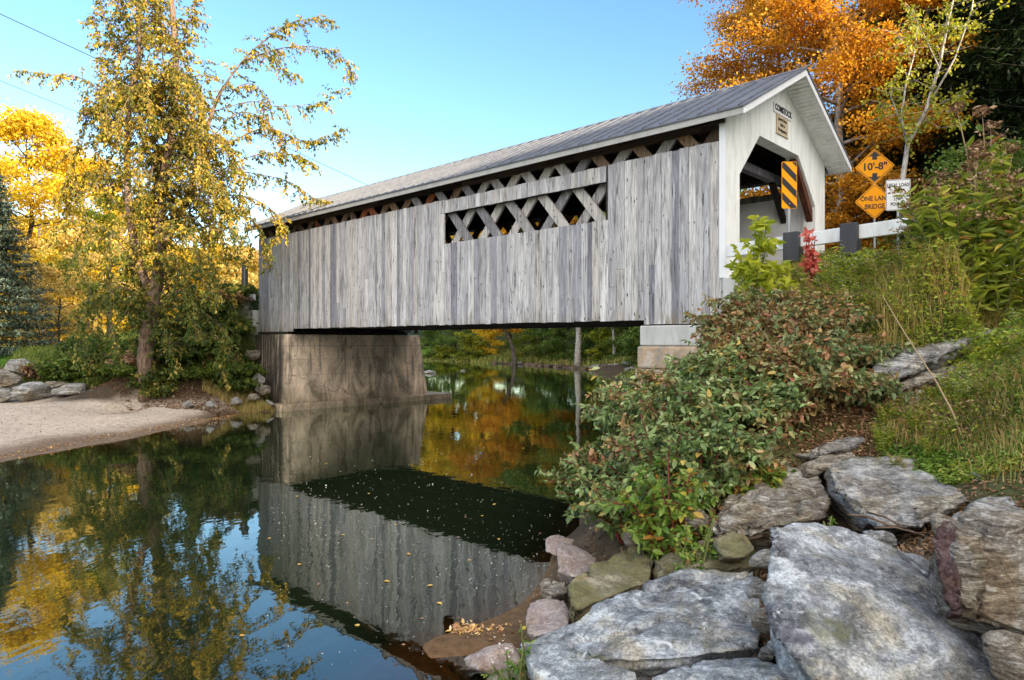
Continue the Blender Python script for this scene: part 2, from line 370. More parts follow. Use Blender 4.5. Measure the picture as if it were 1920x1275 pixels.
cb(-17.9,8.5,-1.3); cb(-19.5,9,-1.0); c3(-3.5,34,-1.1); c3(-4.2,37,-1); c3(-4.5,42,-1.2); cb(-20.6,8.0,-.6); cb(-18,-1.8,-.5)
cb(-23,8.5,1.5); cb(-26,10,2); cb(-36,11,2); cb(-60,3,2.3)
for q in [(20,60,2.5),(12,76,2.2),(0,95,2),(-10,117,2.2),(15.5,52,1.3),(16,40,1.5),(16,30,2),(13,24,2.2),(9.5,58,.7),(12,66,1.5),(3.4,79.5,.8),(-4,95,.9),(-30,125,2.5),(-70,130,3)]: c3(*q)
# right bank by the bridge and road
for x in (.6, 3, 7, 12, 20, 32):
    for y in (0, 3, 6.3): cb(x, y, 4.05+.045*x)
cb(1.2,-1.0,3.3); cb(.3,-1.6,2.0); cb(3.4,-1.3,3.75); cb(6.5,-1.5,3.9); cb(11,-1.6,4.2); cb(17,-2,4.6); cb(28,-2,5.2)
cb(-.8,-.8,1.2); cb(-2,-.4,.35); cb(-2.3,3,-.2)
cpx(1300,690,11.2); cpx(1450,650,11); cpx(1620,600,10.3); cpx(1800,560,9.5); cpx(1560,720,8.8); cpx(1750,735,8.9); cpx(1850,700,9.4); cpx(1900,650,8.4); cpx(1900,800,6.6); cpx(1640,740,8.8)
cpx(1350,830,8.4); cpx(1500,860,7.9); cpx(1700,800,7.7); cpx(1880,780,6.6); c3(1.6,4,.45); c3(2.4,4,.5); c3(3.2,4.2,.75); c3(.7,5.3,.15); c3(.6,4.6,.05); c3(1.5,5.6,.4); c3(2.6,6.2,.65); c3(3.6,6.3,.95); c3(3.4,3.4,.85); c3(2.9,5.2,.95); c3(1.0,6.3,.15); c3(2.0,6.5,.4); c3(2.5,7.2,.8); c3(.1,5.3,-.1); cpx(1240,860,9.); cpx(1180,960,8.2)
c3(0,0,.95); c3(1.4,2.8,.45); c3(2.4,2.6,.7); c3(4.2,2.2,1.5); c3(5,.5,2.9); c3(2,-3,1.4); c3(7,4,3.6); c3(5.6,4.3,2.5); c3(1.0,7.4,.3); c3(1.7,8.4,.6)
for q in [(10,-6,4.6),(20,-8,5.5),(-4,-6,.8),(15,28,4.0),(22,24,7),(30,22,10),(28,34,11),(45,30,22),(60,50,30),(40,60,16),(30,50,8),(22,44,4),(24,10,8),(40,5,15),(60,0,25),(60,80,24),(30,90,6),(90,60,40)]: c3(*q)
cb(3,9,4.3); cb(8,9.5,5.0); cb(-1.5,8.5,2.8)
CP = np.array(cp)
d = np.sqrt(((CP[:, None, :2]-CP[None, :, :2])**2).sum(-1)+.04)
A_ = np.ones((len(CP)+1,)*2); A_[:-1, :-1] = -d; A_[:-1, :-1] -= np.eye(len(CP))*.05; A_[-1, -1] = 0
w_ = np.linalg.solve(A_, np.append(CP[:, 2], 0))
def gz(x, y):
    x = np.atleast_1d(np.asarray(x, float)); y = np.atleast_1d(np.asarray(y, float)); z = np.empty(len(x))
    xc = np.clip(x, -95, 95); yc = np.clip(y, -20, 135)
    for i in range(0, len(x), 20000):
        a = xc[i:i+20000, None]-CP[None, :, 0]; b = yc[i:i+20000, None]-CP[None, :, 1]
        z[i:i+20000] = (-np.sqrt(a*a+b*b+.04)) @ w_[:-1] + w_[-1]
    p3 = np.stack([x, y, x*0], 1)
    n = fbm(p3*.9, 4, 3)*.10 + fbm(p3*.15, 3, 9)*.2
    lane = None
    z = z + n*np.clip((z+.3)*1.2, .12, 1)
    far = np.clip((np.abs(x)-95)/100, 0, 1)+np.clip((y-135)/120, 0, 1)
    z = z + far*(10+6*fbm(p3*.01, 3, 4))
    s = np.clip((.7071*(x-y)-15)/36, 0, 1); s = s*s*(3-2*s)     # ridge on the right behind the camera that keeps the valley in shade
    z = z*(1-s) + s*(HILL + 1.5*fbm(p3*.08, 3, 21)) 
    return z
HILL = 21.3
def g1(x, y): return float(gz([x], [y])[0])

xs = np.concatenate([-np.geomspace(1500, 42, 26), np.arange(-40, -16, .8), np.arange(-16, 12, .3), np.arange(12, 42, .8), np.geomspace(42, 1500, 26)])
ys = np.concatenate([-np.geomspace(400, 12, 22), np.arange(-11.5, 1, .6), np.arange(1, 34, .3), np.arange(34, 125, 1.0), np.geomspace(126, 2500, 24)])
X, Y_ = np.meshgrid(xs, ys); X = X.ravel(); Y_ = Y_.ravel(); Z = gz(X, Y_)
nx, ny = len(xs), len(ys); ii = np.arange(nx*ny).reshape(ny, nx)
quads = np.stack([ii[:-1, :-1].ravel(), ii[:-1, 1:].ravel(), ii[1:, 1:].ravel(), ii[1:, :-1].ravel()], 1)
# local bridge coordinates of each vertex (for the road bed)
LX = (X-OX)*BX[0]+(Y_-OY)*BX[1]; LY = (X-OX)*BY[0]+(Y_-OY)*BY[1]
p3 = np.stack([X, Y_, X*0], 1); nA = fbm(p3*.5, 4, 5); nB = fbm(p3*2.1, 3, 8)
soil = np.array([.075, .055, .035]); sand = np.array([.43, .36, .29]); wet = np.array([.16, .115, .08]); lawn = np.array([.12, .21, .025])
grass = np.array([.07, .09, .025]); bed = np.array([.035, .033, .018]); grav = np.array([.25, .235, .215])
col = soil[None]*(1+.3*nA[:, None])
def sm(v, a, b): t = np.clip((v-a)/(b-a), 0, 1); return (t*t*(3-2*t))[:, None]
def lerp(a, b, t): return a*(1-t)+b*t
col = lerp(col, grass*(1+.3*nB[:, None]), sm(Z+nA*.4, 1.0, 1.7))
isleft = (X < -8) & (Y_ < 27.2)
bandm = sm(np.where(isleft, .62+nA*.14-Z, -1), 0, .12); col = lerp(col, sand*(1+.12*nB[:, None]), bandm)
col = lerp(col, wet, np.where(isleft[:, None], 1, 0)*sm(.20+nA*.08-Z, 0, .13)*sm(Z, -.4, -.02))
isl = (X < -13) & (Y_ > 29) & (Z < 2.6); col = lerp(col, lawn*(1+.12*nB[:, None]), isl[:, None]*sm(Y_+nA*2, 29.5, 32))
col = lerp(col, bed, sm(-Z, .02, .5))
shoal = (X > -4) & (Y_ < 9); col = lerp(col, np.array([.16, .085, .035]), shoal[:, None]*sm(-Z, -.1, .05)*sm(Z, -.9, -.4))
rd = ((LX > -0.2) | (LX < -21)) & (LY > -.6) & (LY < 6.6); col = lerp(col, grav, rd[:, None]*.9)
t = NT('ground_cover'); v = t.mapping()
f1 = t.noise(v, 9, 6, .7); f2 = t.noise(v, 60, 3, .7); f3 = t.noise(v, 1.3, 4, .6)
cc = t.mix(1., t.attr('tint').outputs['Color'], t.ramp(f1, [(.3, .62), (.7, 1.35)]), 'MULTIPLY')
cc = t.mix(1., cc, t.ramp(f2, [(.3, .8), (.7, 1.2)]), 'MULTIPLY')
M['ground'] = t.out(t.pbr(cc, .95, t.bump(t.math('ADD', t.math('ADD', f1, t.math('MULTIPLY', f2, .4)), t.math('MULTIPLY', t.noise(v, 3.5, 3, .6), 1.2)), .03, .8), 0, .15))
ground = link('ground', raw_mesh('ground', np.stack([X, Y_, Z], 1), [quads], col=col, smooth=True), M['ground']); tag(ground, kind='structure')

# ------------------------------------------------------------------ water
wx = np.concatenate([np.linspace(-160, -30, 30), np.arange(-29, 18, .5), np.linspace(18, 40, 10)]); wy = np.concatenate([np.linspace(-30, 0, 12), np.arange(.5, 30, .4), np.arange(30, 128, 2)])
XW, YW = np.meshgrid(wx, wy); XW = XW.ravel(); YW = YW.ravel(); dep = np.clip(-gz(XW, YW), 0, 3)
iw = np.arange(len(wx)*len(wy)).reshape(len(wy), len(wx))
qw = np.stack([iw[:-1, :-1].ravel(), iw[:-1, 1:].ravel(), iw[1:, 1:].ravel(), iw[1:, :-1].ravel()], 1)
t = NT('river_water'); v = t.mapping((1, 1, 1))
n1 = t.noise(t.mapping((1.0, .55, 1)), 2.2, 3, .5, .4); n2 = t.noise(t.mapping((1, .7, 1)), 9., 2, .5)
n3 = t.noise(t.mapping((.15, .1, 1)), 1., 2, .5)
h = t.math('ADD', t.math('MULTIPLY', n1, 1.), t.math('MULTIPLY', n2, t.math('MULTIPLY', n3, .22)))
nm = t.bump(h, .010, .38)
fr = t.n('Fresnel', None, IOR=1.58, Normal=nm).outputs[0]
gl = t.n('BsdfGlossy', None, Color=(.90, .95, .90, 1), Roughness=.018, Normal=nm).outputs[0]
df = t.n('BsdfDiffuse', None, Color=(.009, .015, .006, 1)).outputs[0]
tp = t.n('BsdfTransparent', None, Color=(.62, .50, .32, 1)).outputs[0]
dp = t.attr('tint').outputs['Color']; dsep = t.n('SeparateColor', None, Color=dp).outputs[0]
body = t.n('MixShader', None, Fac=dsep); t.nt.links.new(tp, body.inputs[1]); t.nt.links.new(df, body.inputs[2])
mx = t.n('MixShader', None, Fac=t.math('MINIMUM', t.math('MULTIPLY', fr, 1.32), 1.)); t.nt.links.new(body.outputs[0], mx.inputs[1]); t.nt.links.new(gl, mx.inputs[2])
M['water'] = t.out(mx.outputs[0])
murk = 1-np.exp(-dep*2.6)
water = link('river_water', raw_mesh('river_water', np.stack([XW, YW, XW*0], 1), [qw], col=np.repeat(murk[:, None], 3, 1), smooth=True), M['water']); tag(water, kind='structure')

# road sheets either side of the bridge
def road(name, x0, x1, n=24):
    V = []; Fq = []
    for i in range(n+1):
        x = x0+(x1-x0)*i/n
        for y in (.0, 2, 4, 6.):
            a = B(x, y); V.append((a[0], a[1], max(g1(*a), 0)+.05))
    for i in range(n):
        for j in range(3): k = i*4+j; Fq.append((k, k+1, k+5, k+4))
    t = NT(name+'_gravel'); nn = t.noise(t.mapping(), 30, 5, .7); c = t.ramp(nn, [(.35, (.17, .16, .15)), (.65, (.34, .33, .31))])
    o = link(name, raw_mesh(name, V, [Fq], smooth=True), t.out(t.pbr(c, .95, t.bump(nn, .01), 0, .2))); tag(o, kind='structure')
road('road', .05, 40); road('road', -60, -21.2)
# ------------------------------------------------------------------ the covered bridge (bridge space: x along, towards the near portal; z above the eye)
bridge = empty('covered_bridge', (OX, OY, CAMZ), BANG, 'long weathered grey covered bridge with white gabled portal and metal roof, spanning the river', 'bridge')
LEN = 21.05; WID = 5.97
rb = random.Random(3)
def siding(y0, y1, window, name, mat):
    mb = MB(); x = -LEN
    while x < -.03:
        w = min(rb.choice([.14, .17, .19, .2, .22, .24, .26]), 0-x)
        if -x < .3 and -x-w < .08: w = -x
        s = -(x+w/2)
        zb = .40 if (s < 2.03 or s > 18.2) else .50
        zt = 4.31; j = rb.uniform(-.006, .006); r = rb.random()
        if abs(s-15.0) < .5 and window: r = rb.uniform(0, .2)      # band of darker boards
        ya, yb = (y0+j, y1+j)
        g = rb.uniform(.003, .009)
        zb += rb.uniform(-.012, .012)
        if window and 3.11 < s < 9.19:
            mb.box((x+g/2, ya, zb), (x+w-g/2, yb, 2.97+rb.uniform(-.01, .01)), r)
        elif window and rb.random() < .12:
            zc = rb.uniform(1., 2.6); mb.box((x+g/2, ya, zb), (x+w-g/2, yb, zc-.004), r); mb.box((x+g/2, ya-.002, zc+.004), (x+w-g/2, yb, zt+rb.uniform(-.015, .012)), rb.random())
        else:
            mb.box((x+g/2, ya, zb), (x+w-g/2, yb, zt+rb.uniform(-.015, .012)), r)
        x += w
    if window:      # short boards above the window, standing a little proud
        x = -9.24
        while x < -3.08:
            w = min(rb.choice([.15, .18, .2, .22]), -3.08-x+.0001)
            mb.box((x+.003, y0-.012, 3.90+rb.uniform(-.006, .006)), (x+w-.003, y1-.012, 4.29+rb.uniform(-.012, .008)), rb.uniform(.2, 1)); x += w
    return mb.build(name, mat, bridge)
siding(-.03, 0., True, 'side_boarding', M['board'])
siding(WID, WID+.03, False, 'side_boarding', M['board'])
mb = MB(); mb.box((-9.30, .002, 2.93), (-9.19, .10, 4.3)); mb.box((-3.11, .002, 2.93), (-3.0, .10, 4.3)); mb.box((-9.19, .002, 2.86), (-3.11, .10, 2.955)); mb.box((-9.19, .002, 3.9), (-3.11, .10, 3.99))
mb.build('window_frame', M['timber'], bridge)
# trusses: near one plank by plank
def plank(x0, z0, x1, z1, y, mat, name='lattice_plank', par=None):
    m = MB(); m.beam((x0, y, z0), (x1, y, z1), .27, .07, (0, 1, 0), rb.random())
    for (u, a) in ((.32, .06), (.36, -.05), (.64, .05), (.68, -.06)):
        px_, pz_ = x0+(x1-x0)*u+a, z0+(z1-z0)*u; m.tube([(px_, y-.036, pz_), (px_, y-.05, pz_)], .022, 6, 0.)
    return m.build(name, mat, par or bridge)
zb, zt = .62, 4.80; dx = (zt-zb)/math.tan(R(50))
x = -LEN-dx+.35
k = 0
while x < -.05:
    for sgn, y in ((1, .17), (-1, .26)):
        if sgn == 1: xa, za, xb, zb2 = x, zt, x+dx, zb      # top far, foot near
        else: xa, za, xb, zb2 = x, zb, x+dx, zt
        a, b = 0., 1.
        if xa < -LEN+.1: a = (-LEN+.1-xa)/dx
        if xb > -.12: b = (-.12-xa)/dx
        if b-a > .06:
            f = lambda u: (xa+(xb-xa)*u, za+(zb2-za)*u)
            (p0, q0), (p1, q1) = f(a), f(b)
            mm = M['lattice'] if -10.2 < x+dx*.5 < -2.2 else (M['red_timber'] if (k in (6, 9)) else M['lattice_in'])
            plank(p0, q0, p1, q1, y, mm)
    x += 1.21; k += 1
m = MB(); x = -LEN-dx+.35
while x < -3.6:
    for sgn, y in ((1, WID-.3), (-1, WID-.2)):
        a = max(0, (-LEN+.1-x)/dx); b = min(1, (-3.6-x)/dx)
        if b > a+.05:
            z0 = zt if sgn == 1 else zb; z1 = zb if sgn == 1 else zt
            m.beam((x+dx*a, y, z0+(z1-z0)*a), (x+dx*b, y, z0+(z1-z0)*b), .27, .07, (0, 1, 0), rb.random())
    x += 1.21
m.build('lattice_truss', M['lattice_in'], bridge)
for y in (.08, WID-.4):
    m = MB()
    for i in range(5):
        xa = -LEN+i*LEN/5; m.box((xa+.01, y, 4.64), (xa+LEN/5-.01 if i < 4 else -.02, y+.06 if y < 1 else y+.3, 4.90), rb.random()); 
    m.box((-LEN+.02, y+.07, 4.66), (-.02, y+.24, 4.88), rb.random())
    m.build('top_chord', M['timber'], bridge)
    m = MB(); m.box((-LEN+.02, y+.0, .50), (-.1, y+.36, .78)); m.box((-LEN+.02, y+.0, 1.5), (-.1, y+.06, 1.72)) ; m.build('bottom_chord', M['timber'], bridge)
m = MB(); m.box((-LEN, .5, 1.22), (-.02, WID-.5, 1.36)); m.build('deck', M['timber'], bridge)
m = MB(); xx = -LEN+.3
while xx < -.2: m.box((xx, .1, .92), (xx+.2, WID-.1, 1.21)); xx += .75
for y in (.9, 2.3, 3.6, 4.9): m.box((-LEN+.1, y, .52), (-2.0, y+.25, .92))
m.build('floor_beams', M['dark_timber'], bridge)
m = MB(); xx = -LEN+.5
while xx < -.3:
    m.beam((xx, .3, 4.62), (xx, WID-.3, 4.62), .2, .2, (1, 0, 0)); xx += 2.42
m.build('tie_beams', M['timber'], bridge)
# roof
RZ = lambda y: 6.56 - .5105*abs(y-WID/2)
EXT = .60; XF = -LEN-.55
def slope(ya, yb, top, thick, x0, x1, mat, name, par=bridge, r=.5):
    m = MB(); m.hexa([(x0, ya, RZ(ya)+top-thick), (x1, ya, RZ(ya)+top-thick), (x1, yb, RZ(yb)+top-thick), (x0, yb, RZ(yb)+top-thick), (x0, ya, RZ(ya)+top), (x1, ya, RZ(ya)+top), (x1, yb, RZ(yb)+top), (x0, yb, RZ(yb)+top)], r)
    return m.build(name, mat, par)
yE0, yE1, yM = -.36, WID+.36, WID/2
roof = slope(yE0-.03, yM, .0, .035, XF-.03, EXT+.03, M['roof'], 'roof')
slope(yM, yE1+.03, .0, .035, XF-.03, EXT+.03, M['roof'], 'roof')
m = MB(); xx = XF
while xx < EXT+.03:
    for a, b in ((yE0-.03, yM), (yE1+.03, yM)):
        m.beam((xx, a, RZ(a)+.018), (xx, b, RZ(b)+.018), .028, .036, Vector((0, .4549*(1 if a > b else -1)*1., .89)), .5)
    xx += .46
m.build('roof_seam', M['roof'], roof)
m = MB(); m.prism([(XF-.03, yM-.14, RZ(yM-.14)+.012), (XF-.03, yM, RZ(yM)+.03), (XF-.03, yM+.14, RZ(yM+.14)+.012), (XF-.03, yM, RZ(yM)-.03)], (EXT-XF+.06, 0, 0)); m.build('ridge_cap', M['roof'], roof)
m = MB()                                             # purlins and rafters beneath
xx = XF+.1
while xx < EXT-.75:
    for a in (yE0+.02, yE1-.02): m.beam((xx, a, RZ(a)-.12), (xx, yM, RZ(yM)-.12), .06, .13, Vector((0, 0, 1)))
    xx += .62
m.build('rafters', M['timber'], bridge)
slope(yE0+.02, yM, -.037, .02, XF, EXT-.62, M['timber'], 'roof_boarding'); slope(yM, yE1-.02, -.037, .02, XF, EXT-.62, M['timber'], 'roof_boarding')
for ya, ym, nm in ((yE0, yE0+.03, M['fascia']), (yE1-.03, yE1, M['fascia'])):
    m = MB(); zt_ = RZ(yE0)-.037; m.box((XF, ya, zt_-.15), (EXT-.001, ym, zt_)); m.build('eave_fascia', nm, bridge)
for x0, x1 in ((EXT-.03, EXT+.005), (XF-.005, XF+.03)):   # rake boards
    m = MB()
    for ya, yb in ((yE0-.002, yM), (yE1+.002, yM)):
        m.hexa([(x0, ya, RZ(ya)-.19), (x1, ya, RZ(ya)-.19), (x1, yb, RZ(yb)-.19), (x0, yb, RZ(yb)-.19), (x0, ya, RZ(ya)-.038), (x1, ya, RZ(ya)-.038), (x1, yb, RZ(yb)-.038), (x0, yb, RZ(yb)-.038)])
    m.build('rake_board', M['white_trim'], bridge)
m = MB()                                             # boarded soffit of the near overhang
nb = 30
for side in (0, 1):
    for i in range(nb):
        if side: ya = yE1-.03-(yE1-.03-yM)*i/nb; yb = yE1-.03-(yE1-.03-yM)*(i+1)/nb+.014
        else: ya = yE0+.03+(yM-yE0-.03)*i/nb; yb = yE0+.03+(yM-yE0-.03)*(i+1)/nb-.014
        st = .008
        m.hexa([(.022, ya, RZ(ya)-.165), (EXT-.032, ya, RZ(ya)-.165), (EXT-.032, yb, RZ(yb)-.165-st), (.022, yb, RZ(yb)-.165-st), (.022, ya, RZ(ya)-.145), (EXT-.032, ya, RZ(ya)-.145), (EXT-.032, yb, RZ(yb)-.145), (.022, yb, RZ(yb)-.145)], rb.random())
m.build('soffit', M['white_board'], bridge)
# portal boards following the opening
def opening(y):
    pts = [(.64, -9), (.64001, 3.68), (1.70, 4.77), (4.05, 4.77), (5.24, 3.63), (5.24001, -9)]
    if y < .64 or y > 5.24: return None
    for (a, za), (b, zb_) in zip(pts[1:-1], pts[2:-1]):
        if a <= y <= b: return za+(zb_-za)*(y-a)/(b-a)
    return None
def portal(x0, x1, name, mat, base, base2):
    m = MB(); cuts = sorted(set([0, .64, 1.70, 4.05, 5.24, WID, yM] + [round(.213*i, 3) for i in range(1, 28)]))
    cuts = [c for i, c in enumerate(cuts) if i == 0 or c-cuts[i-1] > .02 or c in (.64, 5.24, WID)]
    for a, b in zip(cuts, cuts[1:]):
        mid = (a+b)/2; op = opening(mid); g = .0022
        if op is None: za = zb_ = (base if mid < 3 else base2)
        else:
            sl = [(.64, 3.68), (1.70, 4.77), (4.05, 4.77), (5.24, 3.63)]
            f = lambda y: np.interp(y, [q[0] for q in sl], [q[1] for q in sl]); za, zb_ = f(a), f(b)
        ta, tb = RZ(a)-.15, RZ(b)-.15; j = rb.uniform(-.002, .002)
        m.hexa([(x0, a+g, za), (x1+j, a+g, za), (x1+j, b-g, zb_), (x0, b-g, zb_), (x0, a+g, ta), (x1+j, a+g, ta), (x1+j, b-g, tb), (x0, b-g, tb)], rb.random())
    return m.build(name, mat, bridge)
portal(-.01, .02, 'portal_wall', M['white_board'], 1.36, 1.36)
portal(-LEN-.03, -LEN-.002, 'portal_wall', M['white_board'], 1.3, 1.3)
m = MB(); m.box((-.11, -.062, 1.36), (.028, -.034, 4.66)); m.box((-.012, -.033, 1.36), (.0275, -.002, 4.66)); m.build('corner_board', M['white_trim'], bridge)
# opening trim, return boards
m = MB(); y_ = [(.64, 3.68), (1.70, 4.77), (4.05, 4.77), (5.24, 3.63)]
for (a, za), (b, zb_) in zip(y_, y_[1:]):
    m.hexa([(-.32, a, za+.004), (-.012, a, za+.004), (-.012, b, zb_+.004), (-.32, b, zb_+.004), (-.32, a, za+.05), (-.012, a, za+.05), (-.012, b, zb_+.05), (-.32, b, zb_+.05)])
m.box((-.30, .60, 1.36), (-.012, .639, 3.7)); m.box((-.30, 5.245, 1.36), (-.012, 5.28, 3.65))
m.build('opening_lining', M['white_board'], bridge)
m = MB(); m.beam((.035, 5.33, 3.42), (.035, 4.22, 4.62), .02, .13, (1, 0, 0)); 
m = MB(); m.beam((-.13, 5.34, 3.28), (-.13, 4.10, 4.72), .2, .16, (1, 0, 0)); m.build('knee_brace', M['red_timber'], bridge)
m = MB(); m.beam((-.9, .4, 4.42), (-.9, 5.6, 4.42), .2, .2, (1, 0, 0)); m.build('cross_beam', M['lattice'], bridge)
for ya, yb in ((4.6, 5.45), (1.3, .5)):
    m = MB(); m.beam((-.9, ya, 4.32), (-.9, yb, 3.35), .14, .14, (1, 0, 0)); m.build('knee_brace', M['timber'], bridge)
m = MB(); x = -3.6
while x < -.32:
    m.box((x+.002, 5.42+rb.uniform(-.003, .003), 1.37), (x+.232, 5.445, 4.0+.0*x), rb.random()); x += .236
m.build('inner_boarding', M['white_inside'], bridge)
m = MB(); x = -.3
m.box((-.29, 5.42, 1.37), (-.013, 5.445, 4.2)); m.build('inner_boarding', M['white_inside'], bridge)
# name board and plaque
def text(body, size, mat, parent, loc, rot, name='lettering', depth=.004, sx=1., align='CENTER', bold=0.):
    cu = bpy.data.curves.new('lettering', 'FONT'); cu.body = body; cu.size = size; cu.align_x = align; cu.align_y = 'CENTER'; cu.extrude = depth; cu.offset = bold
    cu.resolution_u = 3
    o = bpy.data.objects.new('tmp', cu); S.collection.objects.link(o); bpy.context.view_layer.update()
    me = bpy.data.meshes.new_from_object(o.evaluated_get(bpy.context.evaluated_depsgraph_get())); bpy.data.objects.remove(o)
    me.name = 'lettering'; me.transform(Matrix.Diagonal((sx, 1, 1, 1)))
    q = link(name, me, mat, parent); q.location = loc; q.rotation_euler = rot; return q
FACE = (R(90), 0, R(90))      # reads from +x of bridge space
nb_ = MB(); nb_.box((.021, 2.45, 5.52), (.05, 3.52, 5.74)); nbo = nb_.build('name_board', M['white_trim'], bridge)
text('COMSTOCK', .21, M['black'], nbo, (.056, 3.0, 5.64), FACE, sx=.86, bold=.006)
pq = MB(); pq.box((.021, 2.62, 5.06), (.045, 3.30, 5.505)); pq.box((.021, 2.60, 5.035), (.055, 3.32, 5.058)); pqo = pq.build('plaque', M['tan'], bridge)
text('Jewett Bros', .125, M['black'], pqo, (.048, 2.96, 5.41), FACE, sx=.85)
text('Built in', .11, M['black'], pqo, (.048, 2.96, 5.28), FACE, sx=.85)
text('Montgomery', .12, M['black'], pqo, (.048, 2.96, 5.15), FACE, sx=.85)

# ------------------------------------------------------------------ abutments
def frust(m, x0, x1, y0, y1, z0, z1, bx0=0, bx1=0, by0=0, by1=0, r=.5):
    m.hexa([(x0-bx0, y0-by0, z0), (x1+bx1, y0-by0, z0), (x1+bx1, y1+by1, z0), (x0-bx0, y1+by1, z0), (x0, y0, z1), (x1, y0, z1), (x1, y1, z1), (x0, y1, z1)], r)
ab = empty('concrete_abutment', (OX, OY, CAMZ), BANG, 'stained brown concrete abutment in the water under the far end of the bridge', 'abutment')
m = MB(); frust(m, -21.6, -18.35, -.18, 6.5, -4.2, .28, .0, .25, .1, .62); m.build('wall', M['concrete'], ab, bevel=.03)
m = MB(); m.box((-21.4, -.02, .30), (-18.6, 6.0, .395)); m.build('bearing_ledge', M['dark_timber'], ab)
m = MB(); m.box((-21.8, -.75, -4.2), (-17.75, 8.0, -2.46)); m.build('footing', M['concrete'], ab, bevel=.04)
m = MB(); m.box((-21.9, -.25, -1.2), (-21.12, 6.3, 1.32)); m.build('back_wall', M['concrete_new'], ab, bevel=.02)
ab = empty('concrete_abutment', (OX, OY, CAMZ), BANG, 'pale concrete and stone abutment under the near end of the bridge, half hidden by dogwood', 'abutment')
m = MB(); m.box((-2.0, -.22, -.10), (.0, 6.3, .36)); m.build('bearing_block', M['concrete_new'], ab, bevel=.03)
t = NT('rusty_mortared_stone'); vv = t.mapping(); bn = t.noise(vv, 3, 5, .6); bc = t.ramp(bn, [(.35, (.26, .24, .21)), (.5, (.42, .30, .20)), (.65, (.5, .47, .42))])
M['oldstone'] = t.out(t.pbr(bc, .9, t.bump(bn, .05), 0, .2))
for (z0, z1, ix) in ((-.62, -.11, .0), (-1.2, -.63, .06), (-1.9, -1.21, -.02), (-3.4, -1.91, .05)):
    m = MB(); yy = -.26
    while yy < 6.2:
        w = rb.uniform(.8, 1.5); frust(m, -2.02-ix-rb.uniform(0, .06), 0, yy, min(yy+w, 6.4)-.02, z0, z1, r=rb.random()); yy += w
    m.build('stone_course', M['oldstone'], ab, bevel=.05)
m = MB(); m.box((.0, -.12, -1.5), (.45, 6.2, 1.35)); m.build('back_wall', M['concrete_new'], ab, bevel=.015)
m = MB(); m.hexa([(.452, -.16, -1.5), (2.1, -.16, -1.5), (2.1, .12, -1.5), (.452, .12, -1.5), (.452, -.16, 1.34), (1.35, -.16, 1.30), (1.35, .12, 1.30), (.452, .12, 1.34)]); m.build('wing_wall', M['oldstone'], ab, bevel=.04)

# ------------------------------------------------------------------ signs and guard rails
def plate(pts, thick, mat, name, parent, y=0., bevel=0):   # polygon in x,z facing -y
    m = MB(); m.prism([(a, y, b) for a, b in pts], (0, thick, 0)); return m.build(name, mat, parent, bevel=bevel)
def rrect(w, h, r, n=5):
    out = []
    for cx, cy, a0 in ((w/2-r, h/2-r, 0), (-w/2+r, h/2-r, 90), (-w/2+r, -h/2+r, 180), (w/2-r, -h/2+r, 270)):
        for i in range(n+1): a = R(a0+90*i/n); out.append((cx+r*math.cos(a), cy+r*math.sin(a)))
    return out
def face_to(loc): return math.atan2(loc[0], -loc[1])*1.  # turn -y side toward the camera
def postm(h0, h1, parent, w=.06, name='post', y=.035):
    m = MB(); m.box((-w/2, y, h0), (w/2, y+.012, h1)); m.box((-w/2, y, h0), (-w/2+.012, y+.04, h1)); m.box((w/2-.012, y, h0), (w/2, y+.04, h1)); return m.build(name, M['steel'], parent)
TXT = (R(90), 0, 0)
def bolts(par, pts):
    for a, b in pts: m = MB(); m.tube([(a, -.001, b), (a, -.009, b)], .011, 8); m.build('bolt', M['steel'], par)
# striped marker
p = P(1480, 347, 13.3); base = (p[0], p[1], g1(p[0], p[1]))
mk = empty('object_marker_sign', base, 0.05, 'narrow yellow and black diagonally striped hazard sign on a steel post beside the white portal', 'road sign')
hz = p[2]-base[2]; Wm, Hm = .305, .915
def clip_poly(poly, nx_, ny_, d):       # keep points with nx*x+ny*y <= d
    out = []
    for i in range(len(poly)):
        a, b = poly[i], poly[(i+1) % len(poly)]; fa = nx_*a[0]+ny_*a[1]-d; fb = nx_*b[0]+ny_*b[1]-d
        if fa <= 0: out.append(a)
        if (fa < 0 < fb) or (fb < 0 < fa): u = fa/(fa-fb); out.append((a[0]+(b[0]-a[0])*u, a[1]+(b[1]-a[1])*u))
    return out
sh = [(a, b+hz) for a, b in rrect(Wm, Hm, .035)]
pl = plate(sh, .004, M['sign_yellow'], 'sign_plate', mk)
s2 = math.sqrt(.5); nstr = 0; m = MB(); inner = rrect(Wm-.02, Hm-.02, .03)
for k in range(-4, 5):
    c0 = k*.218-.03; q = clip_poly(clip_poly(inner, s2, s2, c0+.052), -s2, -s2, -(c0-.052))
    if len(q) > 2: m.prism([(a, -.0035, b+hz) for a, b in q], (0, .0025, 0))
m.build('stripes', M['black'], pl)
postm(-.3, hz+Hm/2-.06, mk, y=.006); bolts(pl, [(0, hz+.36), (0, hz-.36)])
